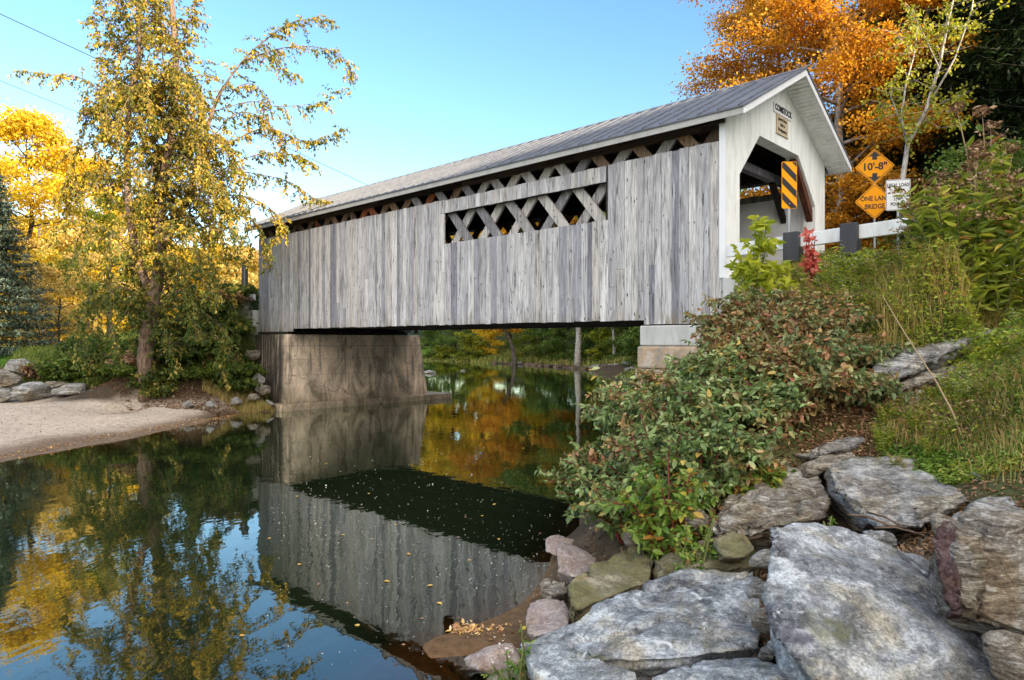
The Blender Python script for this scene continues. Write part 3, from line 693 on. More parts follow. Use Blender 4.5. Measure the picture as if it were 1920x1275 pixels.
# two amber diamonds on one post
p = P(1640, 312, 20.3); base = (p[0], p[1], g1(p[0], p[1])); ds = empty('clearance_sign', base, -.30, 'amber diamond signs on one post, 10-8 clearance above ONE LANE BRIDGE, behind the guard rail', 'road sign')
def diamond(zc, half, nm, rad=.05):
    q = rrect(half*math.sqrt(2), half*math.sqrt(2), rad); c = s2
    o = plate([((a-b)*c, (a+b)*c+zc) for a, b in q], .004, M['sign_yellow'], nm, ds)
    m = MB(); oq = rrect(half*1.414-.05, half*1.414-.05, .04); iq = rrect(half*1.414-.078, half*1.414-.078, .03); n = len(oq)
    rot = lambda a, b: ((a-b)*c, (a+b)*c+zc)
    for i in range(n):
        j = (i+1) % n; a, b, d_, e = rot(*oq[i]), rot(*oq[j]), rot(*iq[j]), rot(*iq[i])
        m.hexa([(v_[0], yy, v_[1]) for yy in (-.003, -.0005) for v_ in (a, b, d_, e)])
    m.build('border', M['black'], o); bolts(o, [(0, zc+half*.86), (0, zc-half*.86)]); return o
zc = p[2]-base[2]; o = diamond(zc, .54, 'sign_plate')
text("10'-8\"", .30, M['black'], o, (0, -.004, zc-.01), TXT, depth=.001, sx=.95, bold=.008)
for s_ in (1, -1):
    m = MB(); m.prism([(a, -.0045, zc+s_*b) for a, b in ((-.17, .29), (0, .455), (.17, .29), (.065, .31), (.065, .20), (-.065, .20), (-.065, .31))], (0, .003, 0)); m.build('arrow', M['black'], o)
z2 = zc-1.035; o = diamond(z2, .54, 'sign_plate')
text('ONE LANE', .20, M['black'], o, (0, -.004, z2+.08), TXT, depth=.001, sx=.8, bold=.004); text('BRIDGE', .20, M['black'], o, (0, -.004, z2-.16), TXT, depth=.001, sx=.8, bold=.004)
postm(-.3, zc+.35, ds, y=.006)
p = P(1684, 364, 18.9); base = (p[0], p[1], g1(p[0], p[1])); ws = empty('weight_limit_sign', base, -.30, 'white LEGAL LOAD LIMIT sign half hidden by goldenrod, right of the amber diamonds', 'road sign')
zc = p[2]-base[2]-.02; o = plate([(a, b+zc) for a, b in rrect(.61, .86, .04)], .004, M['sign_white'], 'sign_plate', ws)
m = MB(); oq = rrect(.585, .835, .035); iq = rrect(.565, .815, .03)
for i in range(len(oq)):
    j = (i+1) % len(oq); m.hexa([(v_[0], yy, v_[1]+zc) for yy in (-.003, -.0005) for v_ in (oq[i], oq[j], iq[j], iq[i])])
m.build('border', M['black'], o)
bolts(o, [(0, zc+.38), (0, zc-.38)])
for i, s_ in enumerate(('LEGAL LOAD', 'LIMIT', '12000', 'POUNDS')): text(s_, .13, M['black'], o, (0, -.004, zc+.27-.175*i), TXT, depth=.001, sx=.72, bold=.003)
postm(-.3, zc+.35, ws, y=.006)
# back of a sign seen at the far end
p = P(459, 515, 31.5); base = (p[0], p[1], g1(p[0], p[1])); fs = empty('object_marker_sign', base, .2, 'narrow dark sign seen from behind at the far left end of the bridge', 'road sign')
zc = p[2]-base[2]; plate([(a, b+zc) for a, b in rrect(.30, .92, .03)], .006, m_paint('sign_back', (.10, .10, .105), .6), 'sign_plate', fs); postm(-.3, zc+.4, fs, y=-.05)
# timber-look guard rails: white box beam with black blocks
def guard_rail(label, x0, x1, y, blocks, slope_, z0=4.05):
    gx = empty('guard_rail', (*B(x0, y), 0), BANG, label, 'guard rail', 'white guard rails beside the road')
    zz = lambda x: z0+slope_*x
    m = MB(); n = max(1, int((x1-x0)/1.6))
    for i in range(n):
        a, b = x0+(x1-x0)*i/n, x0+(x1-x0)*(i+1)/n
        m.hexa([(a-x0+.004, -.05, zz(a)+.40), (b-x0-.004, -.05, zz(b)+.40), (b-x0-.004, .05, zz(b)+.40), (a-x0+.004, .05, zz(a)+.40), (a-x0+.004, -.05, zz(a)+.66), (b-x0-.004, -.05, zz(b)+.66), (b-x0-.004, .05, zz(b)+.66), (a-x0+.004, .05, zz(a)+.66)])
    m.build('rail', M['rail_white'], gx, bevel=.012)
    for xb in blocks:
        m = MB(); z_ = zz(xb); m.box((xb-x0-.15, -.19, z_+.12), (xb-x0+.15, -.055, z_+.70)); m.box((xb-x0-.10, -.055+.11, z_-.3), (xb-x0+.10, .25, z_+.70)); m.build('block', M['post_black'], gx, bevel=.015)
    return gx
guard_rail('white guard rail with black posts climbing the bank right of the portal', .15, 16, -.25, (1.55, 2.6, 4.75, 6.9, 9, 11.1, 13.2), .046)
guard_rail('white guard rail on the far side of the road beyond the portal', .4, 16, 6.3, (1.4, 3.5, 5.6, 7.7, 9.8, 12), .046)
guard_rail('short white guard rail end at the far left end of the bridge', -27, -21.25, -.1, (-22.2, -24.3, -26.3), 0.0)
# ------------------------------------------------------------------ leaves
def unit(v): return v/np.maximum(np.linalg.norm(v, axis=1, keepdims=True), 1e-9)
def leaf_arrays(C, L, rng, droop=.3, aspect=.45, D=None, kind='full', up=.6, fold=.18):
    n = len(C); L = np.broadcast_to(L, (n,)) if not hasattr(L, 'shape') or L.shape != (n,) else L
    if D is None: D = rng.normal(size=(n, 3))*np.array([1, 1, .5])+np.array([0, 0, -droop*2])
    else: D = D+rng.normal(size=(n, 3))*.42
    D = unit(D); N_ = rng.normal(size=(n, 3))*(1-up)+np.array([0, 0, up]); Sd = unit(np.cross(D, N_)); Nn = np.cross(Sd, D)
    Lc = L[:, None]; w = Lc*aspect*.5
    if kind == 'full':
        V = np.stack([C, C+D*Lc*.28-Sd*w+Nn*Lc*fold*.6, C+D*Lc*.66-Sd*w*.8+Nn*Lc*fold*.35, C+D*Lc-Nn*Lc*.12, C+D*Lc*.66+Sd*w*.8+Nn*Lc*fold*.35, C+D*Lc*.28+Sd*w+Nn*Lc*fold*.6], 1)
        b = np.arange(n)[:, None]*6; Fq = np.concatenate([b+np.array([[0, 1, 2, 3]]), b+np.array([[0, 3, 4, 5]])], 1).reshape(-1, 4); rep = 2
    else:
        V = np.stack([C, C+D*Lc*.45-Sd*w, C+D*Lc, C+D*Lc*.45+Sd*w], 1); Fq = np.arange(n)[:, None]*4+np.array([[0, 1, 2, 3]]); rep = 1
    return V.reshape(-1, 3), Fq, rep
def leaves(name, C, L, val, mat, parent, rng, **k):
    V, Fq, rep = leaf_arrays(np.asarray(C), L, rng, **k)
    return link(name, raw_mesh(name, V, [Fq], rnd=np.repeat(np.clip(val, 0, 1), rep)), mat, parent)

M['bark'] = m_bark('grey_brown_bark', (.05, .04, .032), (.16, .135, .11))
M['bark_pale'] = m_bark('pale_mottled_bark', (.22, .20, .175), (.56, .52, .47), 1.4)
M['bark_dark'] = m_bark('dark_bark', (.022, .018, .014), (.07, .055, .042))
M['bark_warm'] = m_bark('warm_brown_bark', (.10, .062, .04), (.28, .20, .145))
M['stem_red'] = m_paint('red_stem', (.16, .022, .018), .6, .3)
M['stem_green'] = m_paint('green_stem', (.13, .14, .04), .7, .3)
M['stem_dry'] = m_paint('dry_stem', (.33, .23, .12), .8, .3)
G = {}
G['gold'] = m_leaf('golden_leaves', [(0, (.20, .16, .012)), (.3, (.50, .35, .015)), (.65, (.68, .45, .02)), (1, (.80, .60, .08))], .42)
G['orange'] = m_leaf('orange_leaves', [(0, (.10, .06, .012)), (.2, (.26, .12, .01)), (.4, (.50, .22, .012)), (.7, (.74, .37, .02)), (1, (.80, .52, .06))], .45)
G['rust'] = m_leaf('peach_leaves', [(0, (.24, .14, .04)), (.35, (.34, .28, .06)), (.6, (.62, .42, .12)), (1, (.78, .62, .26))], .4)
G['elm'] = m_leaf('turning_elm_leaves', [(0, (.02, .035, .008)), (.3, (.075, .095, .012)), (.5, (.17, .16, .018)), (.7, (.36, .24, .02)), (.88, (.56, .36, .035)), (1, (.60, .44, .08))], .34)
G['elm_low'] = m_leaf('green_elm_leaves', [(0, (.02, .04, .01)), (.35, (.06, .10, .015)), (.65, (.15, .18, .03)), (.85, (.40, .30, .06)), (1, (.52, .42, .12))], .4)
G['yellowgreen'] = m_leaf('yellow_green_leaves', [(0, (.05, .075, .012)), (.4, (.16, .20, .015)), (.8, (.36, .36, .03)), (1, (.52, .44, .04))], .45)
G['green'] = m_leaf('green_leaves', [(0, (.022, .05, .008)), (.5, (.075, .135, .016)), (1, (.22, .27, .04))], .35)
G['dark'] = m_leaf('dark_hemlock_needles', [(0, (.006, .014, .006)), (.5, (.016, .034, .012)), (1, (.045, .07, .018))], .15)
G['spruce'] = m_leaf('blue_spruce_needles', [(0, (.02, .04, .03)), (.5, (.07, .11, .085)), (1, (.20, .24, .17))], .12)
G['pine'] = m_leaf('pale_pine_needles', [(0, (.09, .12, .04)), (.5, (.19, .21, .08)), (1, (.34, .33, .14))], .2)
G['pink'] = m_leaf('pinkish_leaves', [(0, (.34, .12, .07)), (1, (.62, .32, .2))], .4)
G['dog'] = m_leaf('dogwood_leaves', [(0, (.05, .07, .03)), (.35, (.10, .155, .045)), (.7, (.19, .27, .085)), (.86, (.33, .39, .18)), (1, (.42, .30, .07))], .22, .42, .45, gain=1.2, patch=([(0, (.13, .07, .03)), (.45, (.22, .20, .07)), (.7, (.40, .17, .09)), (1, (.50, .36, .12))], 1.7, .52))
G['dogred'] = m_leaf('reddening_dogwood_leaves', [(0, (.09, .07, .03)), (.25, (.22, .15, .06)), (.45, (.17, .22, .07)), (.62, (.34, .13, .07)), (.8, (.42, .27, .09)), (1, (.30, .36, .15))], .25, .45, .4, gain=1.1, patch=([(0, (.05, .08, .03)), (.5, (.15, .21, .07)), (1, (.32, .36, .17))], 2.1, .47))
G['doggreen'] = m_leaf('fresh_dogwood_leaves', [(0, (.05, .10, .015)), (.45, (.12, .21, .03)), (.8, (.22, .30, .05)), (.93, (.38, .30, .04)), (1, (.36, .16, .03))], .35, .42, .4, gain=1.2)
G['red'] = m_leaf('scarlet_leaves', [(0, (.45, .06, .05)), (1, (.75, .22, .17))], .4)
G['lime'] = m_leaf('lime_leaves', [(0, (.22, .30, .02)), (1, (.58, .58, .06))], .5)
G['weed'] = m_leaf('goldenrod_leaves', [(0, (.05, .085, .012)), (.45, (.17, .23, .025)), (.8, (.38, .38, .045)), (.92, (.46, .32, .06)), (1, (.36, .15, .05))], .4, gain=1.3)
G['brown'] = m_leaf('dry_brown_leaves', [(0, (.10, .05, .025)), (.5, (.26, .14, .07)), (1, (.42, .28, .15))], .15)
G['litter'] = m_leaf('fallen_leaves', [(0, (.16, .07, .035)), (.4, (.40, .20, .10)), (.7, (.55, .34, .16)), (.85, (.72, .42, .05)), (1, (.66, .55, .42))], .1)
G['grass'] = m_leaf('grass_blades', [(0, (.05, .08, .015)), (.35, (.12, .17, .03)), (.55, (.22, .24, .055)), (.75, (.38, .30, .11)), (.9, (.50, .38, .18)), (1, (.40, .20, .08))], .35, .55, .25, gain=1.25)
G['lawn'] = m_leaf('lawn_blades', [(0, (.05, .13, .01)), (1, (.16, .29, .03))], .4)
G['flower'] = m_leaf('white_flower_heads', [(0, (.5, .45, .38)), (1, (.78, .76, .70))], .2)

# ------------------------------------------------------------------ trees
def prof_oval(t): return max(.12, math.sin(math.pi*min(1, .12+t*.88))**.7)
def prof_cone(t): return max(.04, 1-t)
def prof_up(t): return .45+.55*math.sin(math.pi*t)
def tree(name, label, cat, base, h, rad, leaf, bark, seed, n=9000, ls=.2, t0=.25, limbs=18, elev=(15, 55), prof=prof_oval, group=None, lean=(0, 0), r0=None, side=5, sig=.28, kind='quad', droop=.35, aspect=.55, tone=(.5, .22), curl=-.12, nt_=6, up=.5, clus=None):
    rg = random.Random(seed); rng = np.random.RandomState(seed)
    root = empty(name, base, 0, label, cat, group)
    r0 = r0 or h*.016; mb = MB(); tr = []
    wob = [rg.uniform(-1, 1)*h*.012 for _ in range(20)]
    K = 9
    for i in range(K+1):
        u = i/K; tr.append(Vector((lean[0]*u*u+wob[i]*u*2, lean[1]*u*u+wob[i+9]*u*2, h*.97*u-.25*(i == 0))))
    mb.tube(tr, [r0*(1.35 if i == 0 else (1-.93*i/K)) for i in range(K+1)], 8)
    def at(u):
        f = min(u*K, K-1e-4); i = int(f); return tr[i].lerp(tr[i+1], f-i)
    cl = []
    for i in range(limbs):
        t = ((i+.5)/limbs)**.92; u = t0+(1-t0)*t; st = at(min(u, .985)); az = i*2.399+rg.uniform(-.5, .5)
        L = rad*prof(t)*rg.uniform(.72, 1.12); e = R(elev[0]+(elev[1]-elev[0])*t+rg.uniform(-10, 10))
        d = Vector((math.cos(az)*math.cos(e), math.sin(az)*math.cos(e), math.sin(e)))
        pts = [st]; p = st.copy(); m = 6
        for k in range(m):
            d = (d+Vector((rg.uniform(-.16, .16), rg.uniform(-.16, .16), rg.uniform(-.08, .08)+curl))).normalized(); p = p+d*L/m; pts.append(p.copy())
        rr = max(.012, r0*.42*(1-u*.75)); mb.tube(pts, [rr*(1-.85*k/m) for k in range(m+1)], 5)
        for j in range(side):
            uu = .28+.72*(j+rg.random()*.6)/side; q = min(int(uu*m), m-1); sp = pts[q].lerp(pts[q+1], uu*m-q) if uu*m-q <= 1 else pts[q+1]
            dd = (pts[q+1]-pts[q]).normalized(); sd = dd.cross(Vector((0, 0, 1))).normalized()*(1 if j % 2 else -1)
            d2 = (dd*rg.uniform(.3, .9)+sd*rg.uniform(.5, 1)+Vector((0, 0, rg.uniform(-.25, .35)))).normalized(); l2 = L*rg.uniform(.22, .42)*(1.15-.4*uu)
            sp2 = [sp, sp+d2*l2*.5+Vector((0, 0, .03*l2)), sp+d2*l2+Vector((0, 0, curl*l2*.8))]
            mb.tube(sp2, [rr*.35, rr*.22, .005], 4)
            for k in range(nt_//2+1): f = .25+.75*k/(nt_//2); cl.append(sp2[0].lerp(sp2[2], f)+Vector((rg.gauss(0, .06*l2),)*3))
        for k in range(2, m+1): cl.append(pts[k])
    cl.append(tr[-1]); mb.build('trunk', bark, root, smooth=True)
    cl = np.array(cl); per = max(1, n//len(cl)); s = sig*rad*.28
    wts = rng.uniform(.4, 1.7, len(cl)); cnt = np.maximum(1, (per*wts).astype(int)); C = np.repeat(cl, cnt, 0)+rng.normal(size=(cnt.sum(), 3))*s*np.array([1, 1, .6])
    tv = np.repeat(rng.normal(0, tone[1]*.7, len(cl)), cnt)+tone[0]+rng.normal(0, tone[1]*.6, cnt.sum())
    leaves('crown', C, ls*rng.uniform(.7, 1.25, len(C)), tv, leaf, root, rng, droop=droop, aspect=aspect, kind=kind, up=up)
    return root
def conifer(name, label, base, h, rad, leaf, bark, seed, n=9000, group=None, cat='tree', t0=.04, whorls=26, per=7, ls=.22, droopy=-.22, tone=(.5, .2), r0=None):
    rg = random.Random(seed); rng = np.random.RandomState(seed); root = empty(name, base, 0, label, cat, group); mb = MB()
    r0 = r0 or h*.014; mb.tube([(0, 0, -.3), (0, 0, h*.5), (0, 0, h)], [r0*1.2, r0*.6, .01], 7); Cs = []; Ds = []
    for i in range(whorls):
        t = (i+.3)/whorls; z = h*(t0+(1-t0)*t)
        for j in range(per):
            az = j*2*math.pi/per+i*.7+rg.uniform(-.3, .3); L = rad*((1-t)**.85)*rg.uniform(.75, 1.15)+.08
            pts = [Vector((math.cos(az)*L*u, math.sin(az)*L*u, z+L*(droopy*u*2.0*(1-.55*u)+.1*u*u))) for u in (0, .35, .7, 1)]
            mb.tube(pts, [r0*.22*(1-t)+.01, .014, .01, .005], 3)
            side = Vector((-math.sin(az), math.cos(az), 0))
            m_ = max(4, int(10*L/rad+4))
            for k in range(m_):
                u = .12+.88*k/m_; f = u*3; q = min(int(f), 2); c = pts[q].lerp(pts[q+1], f-q)
                for sg in (-1, 1): 
                    ww = L*.30*(1-u*.7)+.05
                    for s2_ in (.35, .9): Cs.append(c+side*sg*ww*s2_+Vector((0, 0, -.10*ww*s2_))); Ds.append(side*sg*.8+Vector((math.cos(az), math.sin(az), -.25)))
    mb.build('trunk', bark, root, smooth=True)
    Cs = np.array(Cs); Ds = np.array(Ds); k = max(1, n//len(Cs)); C = np.repeat(Cs, k, 0)+rng.normal(size=(len(Cs)*k, 3))*np.array([.10, .10, .05])*max(1, rad/2.2); D = np.repeat(Ds, k, 0)+rng.normal(size=(len(Cs)*k, 3))*.45
    tv = np.repeat(rng.normal(0, tone[1]*.6, len(Cs)), k)+tone[0]+rng.normal(0, tone[1]*.7, len(C))
    leaves('crown', C, ls*rng.uniform(.7, 1.3, len(C)), tv, leaf, root, rng, D=D, aspect=.32, kind='quad', up=.8)
    return root
def gp(px, Y, sink=.0):
    x = (px-960)/F*Y; return (x, Y, g1(x, Y)-sink)

# the tall drooping tree on the sand bank, limbs laid along the photographed branches
def hero():
    Y0 = 25.4; b = gp(275, Y0); root = empty('riverbank_tree', b, 0, 'tall gold and green tree with long drooping branches above the sand on the left bank', 'tree')
    rg = random.Random(11); rng = np.random.RandomState(11); mb = MB(); C1 = []; C2 = []; T1 = []; T2 = []; D1 = []; D2 = []
    def L(px, py, dy=0): p = P(px, py, Y0+dy); return Vector((p[0]-b[0], p[1]-b[1], p[2]-b[2]))
    def path(ps, n=10):
        ps = [L(*p) for p in ps]; out = []
        for i in range(n+1):
            f = i/n*(len(ps)-1); q = min(int(f), len(ps)-2); u = f-q
            p0, p1, p2, p3 = ps[max(q-1, 0)], ps[q], ps[q+1], ps[min(q+2, len(ps)-1)]
            out.append(.5*((2*p1)+(p2-p0)*u+(2*p0-5*p1+4*p2-p3)*u*u+(3*p1-p0-3*p2+p3)*u**3))
        return out
    lit = [];
    def stem(ps, r0, r1, n=12, s=8):
        pts = path(ps, n); mb.tube(pts, [r0+(r1-r0)*i/n for i in range(n+1)], s); return pts
    m1 = stem([(276, 752), (272, 660), (290, 560), (300, 470), (300, 380), (322, 250), (330, 120), (318, -30), (300, -150)], .30, .05, 18)
    m2 = stem([(290, 560), (262, 500), (243, 400), (238, 300), (242, 200), (262, 90), (258, -20), (270, -120)], .17, .04, 16)
    m3 = stem([(300, 470), (340, 400), (372, 300), (398, 210), (420, 160)], .12, .05)
    def limb(ps, r0, dens=1., low=0., tw=(.35, 1.0), n=14, hang=.9):
        pts = path(ps, n); mb.tube(pts, [r0*(1-.86*i/n) for i in range(n+1)], 5)
        tot = sum((pts[i+1]-pts[i]).length for i in range(n)); N = int(tot/.10*dens)
        for k in range(N):
            u = .10+.90*(k+rg.random())/N; f = min(u*n, n-1e-3); q = int(f); st = pts[q].lerp(pts[q+1], f-q); dd = (pts[q+1]-pts[q]).normalized()
            l = rg.uniform(*tw)*(1.1-.55*u); sd = Vector((rg.gauss(0, 1), rg.gauss(0, 1), rg.uniform(-.6, .5))).normalized()
            d = (dd*.55+sd*.8).normalized(); p = st.copy(); tp = [p.copy()]
            for j in range(4): d = (d+Vector((0, 0, -.28*hang))).normalized(); p = p+d*l/4; tp.append(p.copy())
            if k % 2 == 0: mb.tube([tp[0], tp[2], tp[4]], [.009, .006, .003], 3)
            nl = int(l*20)+3; tone = rg.gauss(0, .15)
            for j in range(nl):
                v = (j+.5)/nl*4; q2 = min(int(v), 3); c = tp[q2].lerp(tp[q2+1], v-q2)
                zrel = (c.z-(CAMZ-b[2]))/Y0*F     # height above eye in photo units, brown-gold high, greener low
                (C2 if (zrel < 110+rg.gauss(0, 70)) else C1).append(tuple(c+Vector((rg.gauss(0, .03), rg.gauss(0, .03), rg.gauss(0, .03)))))
                dv = d*.6+Vector((rg.gauss(0, .5), rg.gauss(0, .5), -.55)); 
                if C1 and C1[-1] == tuple(c): pass
                tv = .55+tone+rg.gauss(0, .16)
                if len(C1) > len(T1): T1.append(tv); D1.append(tuple(dv))
                else: T2.append(tv-.04); D2.append(tuple(dv))
    Ls = [ # long sprays to the right
        ([(372, 300), (400, 200), (450, 120), (510, 65), (560, 38), (622, 38)], .05, 1.1), ([(450, 120), (520, 92), (590, 88), (640, 105), (662, 140)], .025, 1.1),
        ([(398, 210), (470, 190), (520, 200), (580, 195), (612, 190), (640, 165)], .02, .7), ([(360, 330), (430, 270), (500, 240), (560, 262), (600, 262), (642, 240)], .03, 1.2),
        ([(330, 400), (400, 330), (480, 290), (550, 290), (590, 310)], .03, 1.1), ([(330, 420), (430, 330), (500, 330), (550, 345), (590, 372), (620, 378)], .028, .9),
        ([(320, 470), (400, 380), (470, 370), (530, 420), (500, 470)], .028, 1.), ([(372, 300), (430, 220), (480, 215), (520, 250), (530, 300)], .025, 1.1),
        ([(330, 330), (380, 260), (420, 260), (450, 330), (455, 400)], .025, 1.2), ([(430, 180), (450, 160), (480, 160), (500, 200), (505, 235)], .02, 1.1),
        ([(455, 115), (500, 100), (530, 130), (560, 140)], .018, 1.), ([(400, 380), (450, 400), (480, 425), (500, 480)], .02, .9), ([(505, 470), (502, 480), (506, 500)], .008, .8),
        # left sprays
        ([(242, 210), (190, 170), (140, 142), (90, 140), (35, 132)], .035, 1.1), ([(240, 230), (190, 200), (165, 190), (150, 215)], .02, .9), ([(238, 260), (200, 215), (165, 205), (160, 240)], .02, 1.2),
        ([(240, 300), (190, 240), (150, 260), (120, 300)], .02, .35), ([(243, 420), (190, 350), (130, 350), (100, 370)], .025, .7), ([(243, 380), (200, 320), (160, 330), (140, 360)], .02, .6), ([(250, 500), (180, 420), (120, 420), (80, 470)], .025, .7),
        ([(255, 500), (200, 430), (150, 440), (130, 520)], .025, .7),
        # top
        ([(255, 100), (220, 70), (195, 30), (185, -20)], .03, 1.5), ([(255, 120), (215, 85), (190, 75), (172, 20)], .025, 1.4), ([(325, 140), (345, 70), (360, 20), (375, -20)], .03, 1.3), ([(325, 160), (350, 100), (355, 50), (366, 30)], .02, 1.2), ([(330, 200), (350, 130), (350, 100)], .02, 1.),
        ([(262, 90), (240, 40), (230, -10)], .025, 1.5), ([(260, 60), (290, 10), (300, -40)], .025, 1.5), ([(320, 60), (290, 30), (270, -30)], .025, 1.4), ([(245, 170), (205, 130), (195, 110)], .02, 1.2), ([(328, 150), (300, 110), (280, 60)], .022, 1.4), ([(258, 60), (225, 20), (200, -60)], .022, 1.3),
        # middle body
        ([(322, 250), (350, 190), (385, 150), (378, 110)], .02, .8), ([(325, 220), (290, 170), (260, 160), (240, 180)], .025, 1.2), ([(240, 250), (270, 180), (300, 170)], .02, 1.2)]
    for i in range(104):
        a = rg.uniform(0, 1); py = 690-520*a if i < 66 else rg.uniform(210, 430) if i < 88 else rg.uniform(-20, 230); cx = 285; sp = 115+60*math.sin(math.pi*min(1, (700-py)/520)) if py > 230 else 62+.2*py; tx = cx+rg.uniform(-1, 1.05)*sp; dz = rg.uniform(-2.2, 2.2)
        Ls.append(([(cx+rg.uniform(-25, 25), py, 0), ((cx+tx)/2, py-rg.uniform(25, 70), dz*.6), (tx, py-rg.uniform(-10, 50), dz), (tx+rg.uniform(-10, 25), py+rg.uniform(20, 80), dz*1.1)], .022, .85 if py > 300 else 1.))
    for ps, r_, de in Ls:
        q = [(p[0], p[1], (p[2] if len(p) > 2 else 0)) for p in ps]
        if len(ps[0]) == 2:
            dz = rg.uniform(-1.3, 1.3); q = [(p[0], p[1], dz*i/(len(ps)-1)) for i, p in enumerate(ps)]
        limb(q, r_, de)
    mb.build('trunk', M['bark_warm'], root, smooth=True)
    leaves('crown', C1, .13*rng.uniform(.5, 1.25, len(C1)), np.array(T1), G['elm'], root, rng, D=np.array(D1), aspect=.5, kind='full', up=.3)
    leaves('lower_crown', C2, .14*rng.uniform(.75, 1.2, len(C2)), np.array(T2), G['elm_low'], root, rng, D=np.array(D2), aspect=.5, kind='full', up=.3)
hero()

# left side, from the frame edge inwards
conifer('blue_spruce', 'big blue green spruce at the left edge of the lawn', gp(-18, 34), 9.3, 3.5, G['spruce'], M['bark'], 5, 52000, ls=.20, whorls=21, per=8, cat='spruce', droopy=-.12)
tree('golden_maple', 'glowing yellow maple behind the spruce at the far left', 'maple', gp(55, 46), 16, 6.2, G['gold'], M['bark_dark'], 21, 26000, .26, t0=.12, limbs=26, side=6)
tree('golden_maple', 'second yellow maple, behind and right of the spruce', 'maple', gp(150, 54), 15, 5.0, G['gold'], M['bark_dark'], 22, 17000, .27, t0=.1, limbs=22)
tree('bare_tree', 'nearly bare tree with sparse pink leaves rising behind the yellow maples', 'tree', gp(75, 66), 23, 6.5, G['pink'], M['bark_pale'], 23, 2600, .2, t0=.3, limbs=26, elev=(35, 70), nt_=8)
tree('peach_tree', 'peach coloured low crowned tree on the lawn behind the drooping tree', 'tree', gp(165, 47), 8.2, 4.4, G['rust'], M['bark_dark'], 24, 15000, .22, t0=.12, limbs=20)
tree('golden_maple', 'gold tree seen through the branches of the drooping tree', 'maple', gp(250, 62), 13, 5.5, G['gold'], M['bark_dark'], 25, 15000, .28, t0=.1, limbs=20)
tree('small_tree', 'slim dark trunked yellow green tree on the grassy bank left of the drooping tree', 'tree', gp(205, 36), 7.8, 2.6, G['yellowgreen'], M['bark_dark'], 26, 6500, .15, t0=.25, limbs=16, r0=.13)
tree('golden_bush', 'round orange gold tree just left of the far bridge end', 'tree', gp(425, 56), 8.2, 4.4, G['gold'], M['bark_dark'], 27, 17000, .22, t0=.06, limbs=22, tone=(.42, .2))
tree('golden_bush', 'amber bush tucked against the far bridge end', 'tree', gp(478, 50), 7.4, 3.1, G['rust'], M['bark_dark'], 28, 10000, .2, t0=.06, limbs=18)
tree('golden_bush', 'low gold tree between the drooping tree and the bridge end', 'tree', gp(365, 58), 7.6, 4.0, G['gold'], M['bark_dark'], 29, 12000, .22, t0=.05, limbs=20, tone=(.4, .2))
conifer('pale_pine', 'pale green pine standing above the gold trees left of the bridge', gp(405, 78), 14.5, 3.2, G['pine'], M['bark'], 30, 14000, cat='pine', ls=.34, droopy=.05)
conifer('pale_pine', 'second pale pine, nearer the bridge roof end', gp(455, 84), 15, 3.4, G['pine'], M['bark'], 31, 14000, cat='pine', ls=.34, droopy=.05)
conifer('pale_pine', 'third pale pine, partly behind the drooping tree', gp(355, 82), 12.5, 3.0, G['pine'], M['bark'], 32, 9000, cat='pine', ls=.34, droopy=.05)
tree('peach_tree', 'peach and orange tree between spruce and small dark trunked tree', 'tree', gp(110, 40), 5.0, 3.0, G['rust'], M['bark_dark'], 33, 9000, .18, t0=.05, limbs=18)

for i, (px, Y, h, r_, lf, lb) in enumerate([(330,100,17,7.5,'gold','broad golden tree on the distant slope behind the drooping tree'),(395,105,17,7.5,'rust','peach tree on the distant slope below the pale pines'),(455,98,15,6.5,'gold','golden tree on the distant slope beside the bridge roof end'),(280,95,17,7,'rust','peach tree on the distant slope, left of the broad golden one'),(215,100,18,8,'gold','wide golden tree far behind the small dark trunked tree'),(140,95,17,7.5,'gold','distant golden tree between the yellow maples'),(60,90,17,7.5,'gold','distant golden tree at the far left'),(-10,85,17,7.5,'gold','distant golden tree at the left frame edge')]):
    tree('distant_tree', lb, 'tree', gp(px, Y), h, r_, G[lf], M['bark_dark'], 130+i, 12000, .5, t0=.05, limbs=24, group='golden trees on the distant left slope', tone=(.6, .22))
# behind the bridge on the far bank (hidden crowns, mirrored in the river)
far = [(800,118,17,6.5,'yellowgreen','gold topped'),(850,112,19,7,'gold','tall gold'),(905,104,18,6.5,'gold','broad gold'),(955,98,17,6,'orange','orange'),(1000,96,18,7,'gold','yellow'),(1050,88,17,6.5,'green','green'),(1105,84,17,6,'orange','russet'),(1160,78,16,6,'green','dark green'),(1215,70,15,5.5,'yellowgreen','yellow green'),(760,124,16,6.5,'gold','leftmost gold'),(1260,62,15,5.5,'green','green edged')]
where = ['near the rapids', 'right of the pier', 'above the round bush', 'behind the leaning trunk', 'left of the pale trunk', 'behind the low yellow bush', 'just left of the pale trunk', 'right of the pale trunk', 'beside the near abutment', 'hidden by the pier', 'hidden by the near abutment']
far = [(a, b, h*1.28, r_*1.2, l, t_) for a, b, h, r_, l, t_ in far]+[(780,140,24,8.5,'gold','distant gold'),(850,138,26,8.5,'yellowgreen','distant yellow green'),(920,134,26,8.5,'gold','distant amber'),(990,128,26,8,'green','distant green'),(1060,120,25,8,'gold','distant golden'),(1130,112,24,8,'orange','distant orange'),(1200,100,21,7.5,'green','distant dark green'),(690,138,20,7,'green','distant tree'),(1290,80,17,6.5,'green','distant olive')]
where += ['in the second row above the rapids', 'in the second row right of the pier', 'in the second row above the gold shrub', 'in the second row, middle of the gap', 'in the second row left of the pale trunk', 'in the second row above the pale trunk', 'in the second row by the near abutment', 'hidden behind the pier', 'hidden behind the near abutment']
